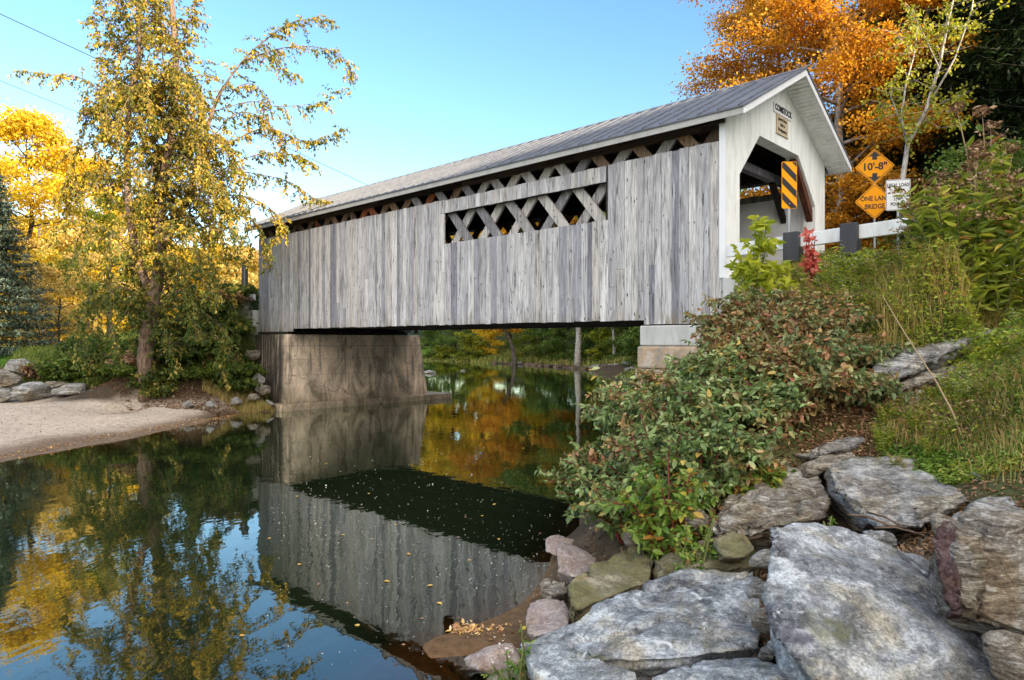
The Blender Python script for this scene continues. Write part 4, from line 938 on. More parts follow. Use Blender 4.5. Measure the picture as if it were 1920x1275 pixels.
for i, (px, Y, h, r_, lf, lb) in enumerate(far):
    tree('far_bank_tree', '%s tree on the far bank, %s' % (lb, where[i]), 'tree', gp(px, Y), h, r_, G[lf], M['bark_dark'], 60+i, 13000, .52 if i < 11 else .85, t0=.16, limbs=24, group='trees across the river')
for i, (px, Y, h, r_, lf, s) in enumerate([(808,100,4.5,3.2,'green','leftmost dark shrub on the far bank, beside the pier'),(862,94,5.2,3.4,'green','dark green shrub behind the bright low plants on the far bank'),(880,90,3.4,2.6,'yellowgreen','bright yellow green shrub left of the leaning trunk'),(918,90,4.2,2.8,'gold','gold shrub under the orange branch on the far bank'),(985,82,4.8,3.2,'yellowgreen','yellow green shrub right of the leaning trunk'),(1025,78,4.2,3.0,'green','green shrub in the middle of the far bank'),(1058,74,4.0,2.6,'green','dark shrub left of the pale trunk'),(1110,70,3.8,2.6,'green','dark shrub between the two pale trunks'),(1135,66,3.2,2.3,'yellowgreen','small shrub behind the thin pale trunk'),(1180,62,4.2,2.6,'green','dark shrub by the near abutment'),(1205,57,3.0,2.4,'green','shrub touching the near abutment edge'),(835,96,1.6,2.0,'yellowgreen','low bright plants at the rapids')]):
    tree('bank_shrub', s, 'shrub', gp(px, Y), h, r_, G[lf], M['bark_dark'], 90+i, 7000, .22, t0=.02, limbs=18, elev=(20, 70), group='shrubs across the river')
tree('leaning_tree', 'leaning dark tree with an orange crown on the far bank', 'tree', gp(965, 79), 7.5, 3.2, G['orange'], M['bark'], 110, 5000, .24, t0=.55, limbs=16, lean=(-3.2, 0), r0=.28)
tree('pale_trunk_tree', 'thick pale trunked tree on the far bank', 'tree', gp(1084, 68.5), 14, 4.5, G['yellowgreen'], M['bark_pale'], 111, 5000, .3, t0=.5, r0=.36)
tree('pale_trunk_tree', 'thin leaning pale trunk right of the thick one', 'tree', gp(1152, 64), 12, 3.5, G['green'], M['bark_pale'], 112, 4000, .3, t0=.5, r0=.17, lean=(-1.8, 0))
tree('pale_trunk_tree', 'slender brown trunk farther right on the far bank', 'tree', gp(1158, 67), 12, 3.5, G['green'], M['bark'], 113, 3000, .3, t0=.5, r0=.15)

# right side
tree('orange_maple', 'large orange maple with pale trunk behind the white portal', 'maple', gp(1580, 25.5), 19, 5.0, G['orange'], M['bark_pale'], 41, 120000, .115, t0=.15, limbs=44, side=8, r0=.26, lean=(-1.0, 0), kind='full', elev=(10, 60), sig=.22, aspect=.7, nt_=8)
tree('orange_maple', 'second orange maple behind the bridge roof, leaning left', 'maple', gp(1468, 31), 18.5, 5.4, G['orange'], M['bark_dark'], 42, 60000, .13, t0=.35, limbs=30, side=7, sig=.24, elev=(10, 55), tone=(.4, .2), r0=.2)
tree('orange_sapling', 'low orange tree under the big maple, beside the amber signs', 'tree', gp(1590, 23.2), 5.0, 2.0, G['orange'], M['bark_dark'], 43, 6000, .14, t0=.12, limbs=16, tone=(.4, .2))
tree('green_tree', 'small green treetop poking above the bridge roof', 'tree', gp(1296, 34), 14.2, 1.8, G['green'], M['bark_dark'], 44, 4500, .16, t0=.4, limbs=16, tone=(.6, .25))
def sapling():
    Y0 = 19.5; b = gp(1690, Y0); root = empty('yellow_sapling', b, 0, 'slender pale branched sapling with sparse yellow leaves right of the signs', 'tree')
    rg = random.Random(5); rng = np.random.RandomState(5); mb = MB(); C = []
    def L(px, py, dy=0): p = P(px, py, Y0+dy); return Vector((p[0]-b[0], p[1]-b[1], p[2]-b[2]))
    br = [([(1690, 430), (1692, 340), (1702, 270), (1735, 210), (1762, 120), (1778, 40), (1795, -30)], .085), ([(1702, 275), (1690, 220), (1698, 160), (1715, 100), (1722, 30)], .04), ([(1745, 190), (1790, 110), (1822, 20), (1830, -40)], .035), ([(1735, 210), (1770, 190), (1800, 178)], .02), ([(1700, 260), (1670, 180), (1680, 140)], .025), ([(1760, 125), (1730, 60), (1712, 20)], .02), ([(1715, 100), (1690, 75), (1680, 60)], .014), ([(1775, 60), (1800, 50), (1830, 45)], .014), ([(1735, 220), (1760, 240), (1790, 235)], .012), ([(1695, 215), (1665, 215), (1650, 190)], .014)]
    for ps, r_ in br:
        dz = rg.uniform(-.8, .8); pts = [L(p[0], p[1], dz*i/len(ps)) for i, p in enumerate(ps)]; n = len(pts)
        mb.tube(pts, [r_*(1-.8*i/(n-1)) for i in range(n)], 6)
        for i in range(n-1):
            if ps[i][1] > 290: continue
            for k in range(7):
                s = pts[i].lerp(pts[i+1], rg.random()); e = s+Vector((rg.uniform(-.7, .7), rg.uniform(-.7, .7), rg.uniform(-.2, .45))); mb.tube([s, e], [.008, .003], 3)
                for q in range(rg.randint(5, 15)): C.append(tuple(s.lerp(e, rg.uniform(.3, 1.1))+Vector((rg.gauss(0, .09),)*3)+Vector((rg.gauss(0, .08), 0, rg.gauss(0, .08)))))
    mb.build('trunk', M['bark_pale'], root, smooth=True)
    leaves('crown', C, .10*rng.uniform(.7, 1.3, len(C)), rng.uniform(.35, 1, len(C)), G['yellowgreen'], root, rng, aspect=.75, kind='full', droop=.4)
sapling()
lab = ['first dark hemlock behind the amber signs', 'dark hemlock behind the yellow sapling', 'tall dark hemlock right of the sapling', 'dark hemlock above the goldenrod', 'dark hemlock near the right edge', 'dark hemlock at the right edge', 'dark hemlock higher on the hillside behind the sapling', 'hemlock high on the hillside above the sign post', 'hemlock high on the hill at the right edge', 'dark hemlock behind the orange maple', 'hemlock deeper behind the orange maple', 'hemlock on the upper hill at top right', 'dark hemlock between maple and sapling', 'hemlock beyond the right frame edge', 'low dark hemlock behind the white sign', 'low dark hemlock behind the goldenrod clump']
hp = [(1655,29,17,4.2),(1720,31,19,4.6),(1790,27,18,4.4),(1850,25,17,4.2),(1915,23,17,4.4),(1975,21,17,4.2),(1690,40,20,5),(1640,46,18,5),(1880,38,21,5.4),(1600,38,15,4.6),(1545,44,13,4.4),(1780,44,21,5.4),(1625,33,16,4.2),(2060,24,17,5),(1700,25.5,8,3.2),(1830,21.5,8,3.2)]
protos = []
for i, (px, Y, h, r_) in enumerate(hp):
    if i < 4: o = conifer('hemlock', lab[i], gp(px, Y), h, r_, G['dark'], M['bark_dark'], 70+i, 30000, group='hemlocks on the dark hillside', ls=.26, whorls=26, per=8, droopy=-.18); protos.append((o, h))
    else:
        src, h0 = protos[i % 4]; o = copy_tree(src); o.location = gp(px, Y); s = h/h0; o.scale = (r_/4.4, r_/4.4, s); o.rotation_euler = (0, 0, i*1.3); o['label'] = lab[i]
tree('green_maple', 'mid green leafy tree with some red leaves among the hemlocks at top right', 'maple', gp(1740, 25), 17, 3.4, G['green'], M['bark_dark'], 45, 9000, .18, t0=.3, limbs=24)
tree('green_shrub', 'leafy green shrub under the hemlocks behind the guard rail', 'shrub', gp(1860, 17.5), 3.4, 2.4, G['green'], M['bark_dark'], 46, 9000, .11, t0=.03, limbs=20)
tree('green_shrub', 'dark leafy shrub at the foot of the pale maple trunk', 'shrub', gp(1560, 22), 2.2, 1.4, G['green'], M['bark_dark'], 47, 5000, .10, t0=.03, limbs=16)
# ------------------------------------------------------------------ boulders
M['rock_pale'] = m_rock('pale_blue_grey_schist', (.085, .09, .10), (.29, .31, .325), (.56, .585, .595), (.5, .35, .6), 2.2, .12, ((.07, .06, .085), 1.7, .60), .035)
M['rock_layer'] = m_rock('layered_brown_schist', (.06, .048, .035), (.26, .22, .17), (.52, .50, .45), (.12, .22, .1), 7., .12, None, .05)
M['rock_moss'] = m_rock('mossy_olive_boulder', (.10, .085, .055), (.24, .21, .14), (.38, .35, .26), (.3, .5, .2), 2., .75, None, .03)
M['rock_pink'] = m_rock('smooth_pinkish_boulder', (.20, .15, .13), (.31, .25, .225), (.40, .34, .31), (.2, .1, .2), 1.3, 0, None, .012)
M['rock_slab'] = m_rock('grey_slab', (.07, .065, .06), (.28, .275, .265), (.52, .52, .50), (.10, -.38, .1), 6., .15, None, .04)
M['rock_wet'] = m_rock('wet_brown_stone', (.03, .022, .015), (.10, .07, .045), (.2, .15, .11), (.3, .2, .2), 2., 0, None, .02)
M['rock_maroon'] = m_rock('maroon_crusted_face', (.03, .018, .018), (.10, .055, .055), (.22, .15, .14), (.3, .2, .2), 1.5, 0, None, .05)
dg = lambda: bpy.context.evaluated_depsgraph_get()
def rock_mesh(pts, seed, vox, rough=.03, smooth=5, strata=None):
    b = bmesh.new(); vs = [b.verts.new(p) for p in pts]
    res = bmesh.ops.convex_hull(b, input=vs); junk = [e for e in res['geom_unused'] if isinstance(e, bmesh.types.BMVert)]
    if junk: bmesh.ops.delete(b, geom=junk, context='VERTS')
    me = bpy.data.meshes.new('rock'); b.to_mesh(me); b.free()
    o = bpy.data.objects.new('tmp', me); S.collection.objects.link(o)
    m = o.modifiers.new('r', 'REMESH'); m.mode = 'VOXEL'; m.voxel_size = vox
    m2 = o.modifiers.new('s', 'SMOOTH'); m2.factor = .5; m2.iterations = max(1, smooth-3)
    bpy.context.view_layer.update(); q = bpy.data.meshes.new_from_object(o.evaluated_get(dg())); bpy.data.objects.remove(o)
    n = len(q.vertices); co = np.empty(n*3); q.vertices.foreach_get('co', co); co = co.reshape(-1, 3)
    nr = np.empty(n*3); q.vertices.foreach_get('normal', nr); nr = nr.reshape(-1, 3)
    size = np.ptp(co, axis=0).max()
    d_ = fbm(co/size*3.2, 4, seed)*1.0+np.abs(fbm(co/size*6., 3, seed+5))*-.5
    st = np.array(strata if strata is not None else (.25, .2, .95)); st = st/np.linalg.norm(st)
    h = co@st; lay = fbm(np.stack([h/size*16, co[:, 0]/size*1.5, co[:, 1]/size*1.5], 1), 3, seed+9)
    face = np.clip(1.15-np.abs(nr@st)*1.3, 0, 1)
    wp = h/size*13+fbm(co/size*2.5, 3, seed+31)*1.2; li = np.floor(wp).astype(np.int64); fr_ = wp-li; ins = _h(li, li*0, li*0, seed+2)
    ins2 = _h(li+1, li*0, li*0, seed+2); k_ = np.clip((fr_-.82)/.18, 0, 1); lay = -(ins*(1-k_)+ins2*k_)*1.5+lay*.6
    pl = fbm(co/size*2.4+5, 4, seed+41)*5.; pq_ = np.floor(pl); pf = np.clip((pl-pq_-.8)/.2, 0, 1); plate = (pq_+pf)*.30*(1-face)
    cn_ = fbm(co/size*2.0+9, 4, seed+51); crack = -np.exp(-(cn_/.022)**2)*1.1
    micro = fbm(co*26, 3, seed+61)*.004/max(rough*size, 1e-4)
    dd = (d_*.9+lay*face+plate+crack+micro)*rough*size
    co = co+nr*dd[:, None]; q.vertices.foreach_set('co', co.ravel()); q.update()
    q.polygons.foreach_set('use_smooth', np.ones(len(q.polygons), dtype=bool)); return q
def boulder(label, outline, push, mat, seed, vox=.035, rough=.028, name='boulder', strata=None, extra=(), group=None, smooth=4):
    pts = [Vector(P(*o)) for o in outline]; pts += [p+Vector(push) for p in pts]; pts += [Vector(P(*o)) for o in extra]
    c = sum(pts, Vector())/len(pts); q = rock_mesh([p-c for p in pts], seed, vox, rough, smooth, strata)
    o = link(name, q, mat, None, c); tag(o, label, 'boulder', group); return o
def lrock(label, px, py, Y, w, h_, seed, mat='rock_slab', name='boulder', group=None):
    rg = np.random.RandomState(seed); d = rg.normal(size=(14, 3)); d = d/np.linalg.norm(d, axis=1)[:, None]*np.array([w/2, w/2.6, h_/1.6]); x, y, z = P(px, py, Y)
    o = link(name, rock_mesh([Vector(q) for q in d], seed, max(.04, w/30), .035, 3), M[mat], None, (x, y, z)); tag(o, label, name if name != 'boulder' else 'boulder', group); return o
boulder('huge pale blue grey boulder with a broad tilted face, in front of the wide slab', [(1870,1215,3.75),(1960,1330,3.35),(1438,975,4.6),(1470,966,4.8),(1590,985,4.9),(1735,1045,4.9),(1765,1075,4.75),(1430,1130,4.0),(1455,1195,3.75),(1540,1290,3.45),(1740,1330,3.4),(1800,1220,3.9)], (.35,.75,-.85), M['rock_pale'], 1, .024, .032, strata=(-.3,-.6,.75))
boulder('brown layered boulder with a rough maroon end, right edge of the photo', [(1752,1010,4.05),(1800,955,4.4),(1900,950,4.5),(2050,935,4.6),(1760,1120,3.75),(1800,1160,3.65),(1960,1215,3.5),(2100,1200,3.6)], (.3,.8,-.5), M['rock_layer'], 2, .026, .035, strata=(.15,-.1,1), extra=[(1790,1010,3.85)])
boulder('large pale flat boulder with a dark cleft, bottom centre', [(980,1205,4.9),(1060,1155,5.2),(1180,1100,5.6),(1300,1066,5.9),(1415,1064,5.8),(1434,1150,5.0),(1425,1215,4.55),(1270,1240,4.45),(1130,1235,4.4),(1020,1250,4.55)], (.1,.3,-.75), M['rock_pale'], 3, .026, .038, strata=(.1,-.3,.95))
boulder('pale pointed slab at the bottom edge, left of the stack', [(968,1203,4.95),(1010,1195,5.0),(1130,1225,4.5),(1190,1262,4.2),(1200,1320,3.9),(1060,1340,4.0),(1000,1262,4.45)], (.15,.25,-.7), M['rock_pale'], 4, .028, .028)
boulder('low grey boulder cut by the bottom edge between the two biggest boulders', [(1215,1262,4.25),(1300,1238,4.4),(1420,1232,4.35),(1500,1262,4.0),(1540,1330,3.7),(1240,1340,3.8)], (.1,.3,-.6), M['rock_pale'], 5, .028, .03)
boulder('pitted mossy olive boulder beside the water', [(1062,1090,6.1),(1110,1050,6.5),(1190,1022,6.9),(1232,1040,6.8),(1225,1085,6.2),(1150,1105,5.95),(1075,1150,5.55),(1062,1130,5.7)], (.15,.35,-.7), M['rock_moss'], 6, .03, .03)
boulder('low mossy boulder under the small wedged stone', [(1222,1050,6.6),(1260,1022,6.8),(1345,1015,6.7),(1430,1030,6.4),(1428,1062,6.0),(1330,1060,5.95),(1240,1068,6.1)], (0,.3,-.5), M['rock_moss'], 7, .03, .03)
boulder('small olive stone wedged on top of the mossy boulder', [(1340,1015,5.95),(1362,996,6.05),(1398,998,6.05),(1416,1030,5.9),(1400,1044,5.75),(1356,1048,5.75)], (.04,.28,-.12), M['rock_moss'], 8, .018, .04)
boulder('upright pinkish stone standing at the water edge', [(1040,1070,7.2),(1042,1022,7.6),(1058,1018,7.65),(1095,1035,7.6),(1120,1048,7.4),(1112,1078,7.0),(1070,1082,6.9)], (.1,.35,-.35), M['rock_pink'], 9, .022, .02)
boulder('brown drift stone below the upright pinkish stone', [(1006,1092,6.9),(1020,1080,7.0),(1060,1086,6.9),(1066,1112,6.5),(1030,1118,6.45),(1010,1108,6.6)], (.1,.3,-.3), M['rock_layer'], 10, .02, .04)
boulder('smooth pinkish boulder at the water edge above the fallen leaves', [(984,1150,5.9),(990,1130,6.1),(1020,1120,6.2),(1058,1124,6.1),(1072,1150,5.8),(1062,1185,5.3),(1000,1192,5.35),(985,1185,5.45)], (.1,.35,-.35), M['rock_pink'], 11, .022, .012)
boulder('long grey boulder under the dogwood, left half of the upper ledge', [(1318,985,6.6),(1350,930,7.1),(1420,885,7.5),(1530,875,7.3),(1560,920,6.6),(1550,975,6.1),(1440,990,5.95),(1340,1010,6.1)], (.2,.7,-.6), M['rock_layer'], 12, .032, .032, strata=(.2,-.2,.9))
boulder('great grey wedge shaped slab of the upper ledge with a dark underside', [(1548,868,6.9),(1600,852,7.2),(1690,848,7.3),(1800,900,6.6),(1830,938,6.0),(1730,990,5.5),(1640,985,5.6),(1560,915,6.2)], (.25,.8,-.32), M['rock_slab'], 13, .032, .03, strata=(-.2,-.3,.9))
boulder('flat pale shelf of rock along the right edge above the layered boulder', [(1770,960,5.4),(1830,935,5.7),(1930,915,5.9),(2100,905,6.2),(2100,960,5.2),(1900,985,4.9),(1790,990,4.95)], (.2,.6,-.45), M['rock_slab'], 14, .034, .03)
boulder('thin dark slab tucked under the dogwood above the ledge', [(1478,848,8.0),(1560,805,8.4),(1640,796,8.4),(1655,815,8.0),(1600,838,7.6),(1520,858,7.5)], (.1,.5,-.25), M['rock_slab'], 15, .034, .035, strata=(-.45,-.2,.9))
boulder('small brown slab below the thin dark slab', [(1490,880,7.5),(1545,840,7.8),(1600,842,7.7),(1622,862,7.3),(1560,872,7.1),(1510,890,7.0)], (.1,.45,-.25), M['rock_layer'], 16, .03, .035)
boulder('long pale slab lying on the grassy slope at the right', [(1618,700,8.9),(1650,668,9.3),(1760,630,9.8),(1840,606,10.1),(1880,612,9.6),(1860,632,9.1),(1760,668,8.7),(1690,708,8.5)], (.2,.5,-.28), M['rock_slab'], 17, .036, .035, strata=(-.40,-.2,.9))
boulder('dark lower ledge beneath the long pale slab', [(1640,722,8.75),(1690,712,8.9),(1790,690,8.9),(1830,665,8.9),(1800,700,8.5),(1700,728,8.3)], (.1,.5,-.3), M['rock_layer'], 18, .04, .04)
boulder('small stone beneath the long pale slab, in the leaves', [(1690,742,8.3),(1720,728,8.5),(1755,735,8.3),(1750,760,7.9),(1700,765,7.9)], (.05,.3,-.2), M['rock_slab'], 19, .034, .03)
boulder('wedge of stone in the gap between the two biggest boulders', [(1420,1222,4.25),(1448,1190,4.4),(1468,1200,4.4),(1462,1232,4.1)], (.02,.25,-.2), M['rock_slab'], 20, .02, .04)
boulder('dark stone at the right edge in the grass', [(1850,855,6.6),(1890,835,6.8),(1960,830,6.9),(1960,870,6.3),(1880,880,6.2)], (.1,.4,-.3), M['rock_layer'], 34, .034, .04)
boulder('grey slab at the right edge above the shelf of rock', [(1800,790,7.2),(1850,765,7.5),(1940,755,7.6),(1980,790,7.0),(1880,815,6.8)], (.15,.5,-.25), M['rock_slab'], 35, .034, .035, strata=(-.3,-.2,.9))
boulder('small grey slab in the grass right of the long pale slab', [(1870,690,8.8),(1900,672,9.0),(1960,670,8.9),(1960,705,8.3),(1895,712,8.3)], (.1,.4,-.2), M['rock_slab'], 36, .034, .035)
boulder('half buried flat stone among ground plants right of the wedge shaped slab', [(1780,868,6.9),(1815,852,7.1),(1860,862,6.9),(1845,885,6.5),(1795,886,6.5)], (.05,.3,-.2), M['rock_layer'], 37, .03, .035)
boulder('rough grey rock tucked between dogwood and the long pale slab', [(1560,745,9.0),(1600,722,9.3),(1650,728,9.2),(1660,752,8.8),(1600,765,8.6)], (.1,.4,-.25), M['rock_slab'], 38, .034, .035)
for a_ in [('small grey rock in the gap left of the huge boulder',1425,1105,5.0,.26,.2,300,'rock_slab'),('brown rock low in the gap left of the huge boulder',1432,1165,4.7,.24,.2,301,'rock_layer'),('grey rock at the upper end of the gap beside the mossy boulder',1432,1050,5.7,.3,.2,302,'rock_slab'),('rock lying in the litter under the wedge shaped slab',1650,1010,5.25,.36,.14,303,'rock_slab'),('brown rock between the wedge shaped slab and the brown layered boulder',1765,985,5.1,.34,.2,304,'rock_layer'),('grey rock under the dogwood beside the long grey boulder',1300,985,6.7,.5,.3,305,'rock_layer'),('dark rock at the bottom right corner under the brown layered boulder',1890,1245,3.5,.5,.3,306,'rock_layer'),('flat grey rock above the wedge shaped slab, at the litter edge',1690,835,7.7,.7,.2,307,'rock_slab'),('grey rock beside the thin dark slab, in the brown leaves',1600,790,8.7,.6,.25,308,'rock_slab'),('brown rock in the brown leaves below the reddish dogwood',1560,815,8.3,.5,.2,309,'rock_layer'),('grey stone between the shelf of rock and the ground plants',1850,905,6.3,.5,.2,310,'rock_slab'),('rock between the mossy olive boulder and the dogwood',1200,1010,7.2,.45,.25,311,'rock_layer')]: lrock(*a_)
mo = boulder('maroon crusted lump against the left end of the brown layered boulder', [(1743,1010,3.98),(1768,972,4.08),(1792,985,4.0),(1795,1060,3.8),(1808,1130,3.62),(1790,1160,3.58),(1762,1125,3.68),(1748,1050,3.86)], (.10,.12,-.05), M['rock_maroon'], 21, .02, .05)
# drowned stones and the shore stones bottom centre
for i, (px, py, Y, s_, mt, lb) in enumerate([(870,1215,5.75,.36,'rock_wet','drowned brown stone beneath the raft of fallen leaves'),(905,1245,5.3,.24,'rock_wet','wet dark stone at the edge below the leaf raft'),(925,1210,5.5,.22,'rock_pink','pale stone with small white flowers beside it, bottom centre'),(800,1262,5.4,.34,'rock_wet','drowned brown stone at the bottom edge'),(950,1270,4.8,.25,'rock_moss','dark mossy stone at the bottom edge by the pointed slab'),(1030,985,8.9,.28,'rock_wet','half drowned stone in the shade under the dogwood tip'),(1060,1005,8.3,.25,'rock_pink','pinkish stone hidden behind the dogwood twigs')]):
    x, y, z = P(px, py, Y); z = -.06 if mt == 'rock_wet' else z
    pts = [Vector((rs.normal(0, 1), rs.normal(0, 1), rs.normal(0, .6))).normalized()*s_ for _ in range(16)]; pts = [Vector((p.x*1.2, p.y*1.1, p.z*.6)) for p in pts]
    o = link('stone', rock_mesh(pts, 40+i, .025, .03), M[mt], None, (x, y, z-.12)); tag(o, lb, 'stone')
# left bank rocks
for a in [('pale square topped rock at the left edge below the lawn',34,688,27.5,1.35,.7,50),('dark rock at the left edge beneath the pale square topped one',12,712,26.6,1.2,.75,51,'rock_layer'),('broad pale rock lying on the sand, second from the left edge',58,735,25.8,1.75,.72,52),('small rock at the left edge on the sand',6,742,25.4,.9,.5,53),('long low rock on the sand right of the broad pale rock',142,732,26,1.8,.45,54),('dark flat rock near the foot of the drooping tree',188,736,26,1.1,.35,55,'rock_layer'),('grey stone right of the drooping trunk',352,760,24.6,.6,.3,56),('small stone on the sand edge right of the drooping trunk',395,758,24.5,.45,.22,57),('dark stone at the foot of the drooping tree',330,745,25.2,.5,.3,58,'rock_layer'),('low rock behind the long low rock on the sand',110,722,26.8,1.2,.4,59,'rock_layer')]: lrock(*a)
spots = [(448,640,29.2,1.2,.6),(470,664,28.2,.9,.5),(430,610,30.2,1.3,.6),(462,604,30.4,1.,.6),(440,580,31,1.4,.6),(405,585,31.5,1.2,.5),(420,640,29.4,1.1,.5),(452,690,27.6,.9,.45),(480,712,27,.8,.5),(495,730,26.7,.8,.4),(430,705,27.2,1.0,.5),(476,745,26.3,.6,.3),(505,755,26.4,.5,.25),(410,735,26.3,.7,.35),(442,752,25.9,.6,.3)]
wh = ['above the shrubs, left of the abutment','touching the abutment side','near the top of the embankment','directly beside the white back wall','at the crest of the embankment','half hidden at the crest by vines','in the middle of the embankment','low on the embankment by the abutment','at the stained corner of the abutment','at the foot of the abutment','amid green shrubs on the embankment','on the mud at the abutment footing','at the tip of the footing','at the shrub edge above the sand','on the mud above the water']
for i, (px, py, Y, w, h_) in enumerate(spots): lrock('riprap stone '+wh[i], px, py, Y, w, h_, 60+i, 'rock_layer' if i % 2 else 'rock_slab', 'stone', 'stones on the far embankment')
# stones along the far shore: copies of three
pr = []
for k in range(3):
    d = np.random.RandomState(80+k).normal(size=(14, 3)); d = d/np.linalg.norm(d, axis=1)[:, None]*np.array([.5, .4, .24]); pr.append(rock_mesh([Vector(q) for q in d], 80+k, .05, .04, 3))
n = 0; shore = [(10.9,54),(7.4,66),(2.4,76.8),(-5,90),(-13,102)]
for i in range(90):
    f = rs.random_sample()*4; q = min(int(f), 3); u = f-q; x = shore[q][0]*(1-u)+shore[q+1][0]*u+rs.normal(0, .25); y = shore[q][1]*(1-u)+shore[q+1][1]*u+rs.normal(0, .25)
    o = link('shore_stone', pr[i % 3], M['rock_wet'] if i % 3 else M['rock_layer'], None, (x, y, max(g1(x, y), 0)+.03)); s_ = rs.uniform(.5, 1.9); o.scale = (s_, s_, s_*.8); o.rotation_euler = (0, 0, rs.uniform(0, 6)); tag(o, 'small grey stone in the row along the far waterline', 'stone', 'stones along the far shore')
for px, py, Y, lb in ((803, 700, 57.6, 'pale flat stone breaking the river surface right of the pier'), (868, 695, 62, 'tiny stone breaking the river surface beyond the pier stone')):
    x, y, z = P(px, py, Y); o = link('river_stone', pr[0], M['rock_slab'], None, (x, y, .02)); s_ = 1.5 if px < 810 else .6; o.scale = (s_, s_, s_*.8); tag(o, lb, 'stone')

# ------------------------------------------------------------------ dogwood thicket
def shrub(label, px, py, Y, h, spread, leafs, seed, nst=16, toward=(0, 0), ls=.085, name='dogwood_shrub', group='dogwood thicket on the near bank', stem='stem_red', base=None, dens=1., cat='shrub', tone=(.5, .2), up=.55):
    # px,py,Y: where the middle of its leaf mass sits; base is on the ground below
    c = P(px, py, Y); bx, by = (c[0]-toward[0], c[1]-toward[1]); bz = g1(bx, by); root = empty(name, (bx, by, bz), 0, label, cat, group)
    rg = random.Random(seed); rng = np.random.RandomState(seed); mb = MB(); C = []; D = []; T = []
    H = max(.35, c[2]-bz+h*.5)
    for i in range(nst):
        az = rg.uniform(0, 6.283); rr = spread*math.sqrt(rg.random()); top = Vector((toward[0]+math.cos(az)*rr, toward[1]+math.sin(az)*rr, H*(rg.uniform(.5, 1.05) if i % 5 else rg.uniform(1.05, 1.25))*(1-.28*(rr/spread)**2)))
        st = Vector((rg.uniform(-.15, .15), rg.uniform(-.15, .15), -.05)); mid = st.lerp(top, .5)+Vector((0, 0, .18*H)); pts = []
        for k in range(9): u = k/8; pts.append(st*(1-u)**2+mid*2*u*(1-u)+top*u*u)
        mb.tube(pts, [.013*(1-.75*k/8)+.003 for k in range(9)], 4); tone_ = rg.gauss(0, .12)
        def fol(a, b_, num, l0):
            dd = (b_-a); 
            if dd.length < 1e-4: return
            dd.normalize(); sd = dd.cross(Vector((rg.gauss(0, .3), rg.gauss(0, .3), 1))).normalized()
            for j in range(num):
                c_ = a.lerp(b_, (j+.5)/num)
                for s_ in (-1, 1): C.append(tuple(c_)); D.append(tuple(sd*s_*.9+dd*.55+Vector((rg.gauss(0, .2), rg.gauss(0, .2), -.32)))); T.append(tone_+rg.gauss(tone[0], tone[1]))
                sd = sd.lerp(dd.cross(sd), .8).normalized()
        for k in range(3, 9): fol(pts[k-1], pts[k], max(1, int(2*dens)), ls)
        for k in range(int(6*dens)):
            u = rg.uniform(.3, 1); f = min(u*8, 7.99); q = int(f); s0 = pts[q].lerp(pts[q+1], f-q); d_ = Vector((rg.gauss(0, 1), rg.gauss(0, 1), rg.uniform(-.1, .9))).normalized(); l = spread*rg.uniform(.22, .5); e = s0+d_*l+Vector((0, 0, -.05)); mb.tube([s0, s0.lerp(e, .5)+Vector((0, 0, .03)), e], [.005, .0035, .002], 3); fol(s0, e, max(3, int(l/.05)), ls)
            for q_ in range(2):
                C.append(tuple(e)); D.append((rg.gauss(0, 1), rg.gauss(0, 1), .2)); T.append(tone_+rg.gauss(.65, .15))
    mb.build('stems', M[stem], root, smooth=True)
    leaves('foliage', C, ls*rng.uniform(.4, 1.3, len(C)), np.array(T), G[leafs], root, rng, D=np.array(D), aspect=.52, kind='full', up=up)
    return root
SH = [('dogwood tip reaching farthest over the water',1085,905,8.7,.6,.55,'dog',(-.5,0)),('lowest dogwood clump with bright green leaves above the mossy boulder',1245,945,6.7,.7,.5,'doggreen',(-.15,0)),('pale green dogwood clump beside the water, below the tip',1135,960,7.6,.5,.5,'dog',(-.3,0)),
('dogwood clump rising from the water edge behind the tip',1165,810,9.2,1.0,.75,'dog',(-.5,0)),('pale leaved dogwood in the middle of the thicket',1270,800,8.4,1.0,.7,'dog',(-.2,0)),('green dogwood over the long grey boulder',1370,850,7.7,.8,.6,'dog',(-.1,0)),
('dogwood in front of the near abutment',1255,735,10.4,.7,.7,'dogred',(-.2,0)),('dark dogwood in the heart of the thicket',1380,730,9.3,1.0,.8,'dog',(0,0)),('red tinged dogwood below the white corner post',1375,640,11.3,.9,.7,'dogred',(0,0)),('dogwood left of the thin dark slab',1470,790,8.6,.9,.65,'dog',(0,0)),
('red leaved dogwood along the top of the thicket',1450,640,10.6,.9,.8,'dogred',(0,0)),('reddish dogwood at the upper right of the thicket',1560,620,10.2,.8,.75,'dogred',(0,0)),('dogwood with large leaves at the right of the thicket',1530,700,9.2,.9,.7,'dogred',(0,0)),('low red twigged dogwood right of the thicket, below the long slab',1610,755,8.4,.6,.6,'dogred',(0,0)),
('reddening sprig at the corner of the concrete wing wall',1440,580,11.6,.7,.55,'dogred',(0,0)),('yellow green dogwood at the lower right of the thicket',1420,900,7.3,.35,.35,'doggreen',(0,0)),('dogwood clump between tip and long grey boulder',1210,880,7.6,.9,.6,'dog',(-.2,0)),('dogwood with yellow lower leaves behind the bright green clump',1310,900,7.4,.7,.5,'dog',(0,0))]
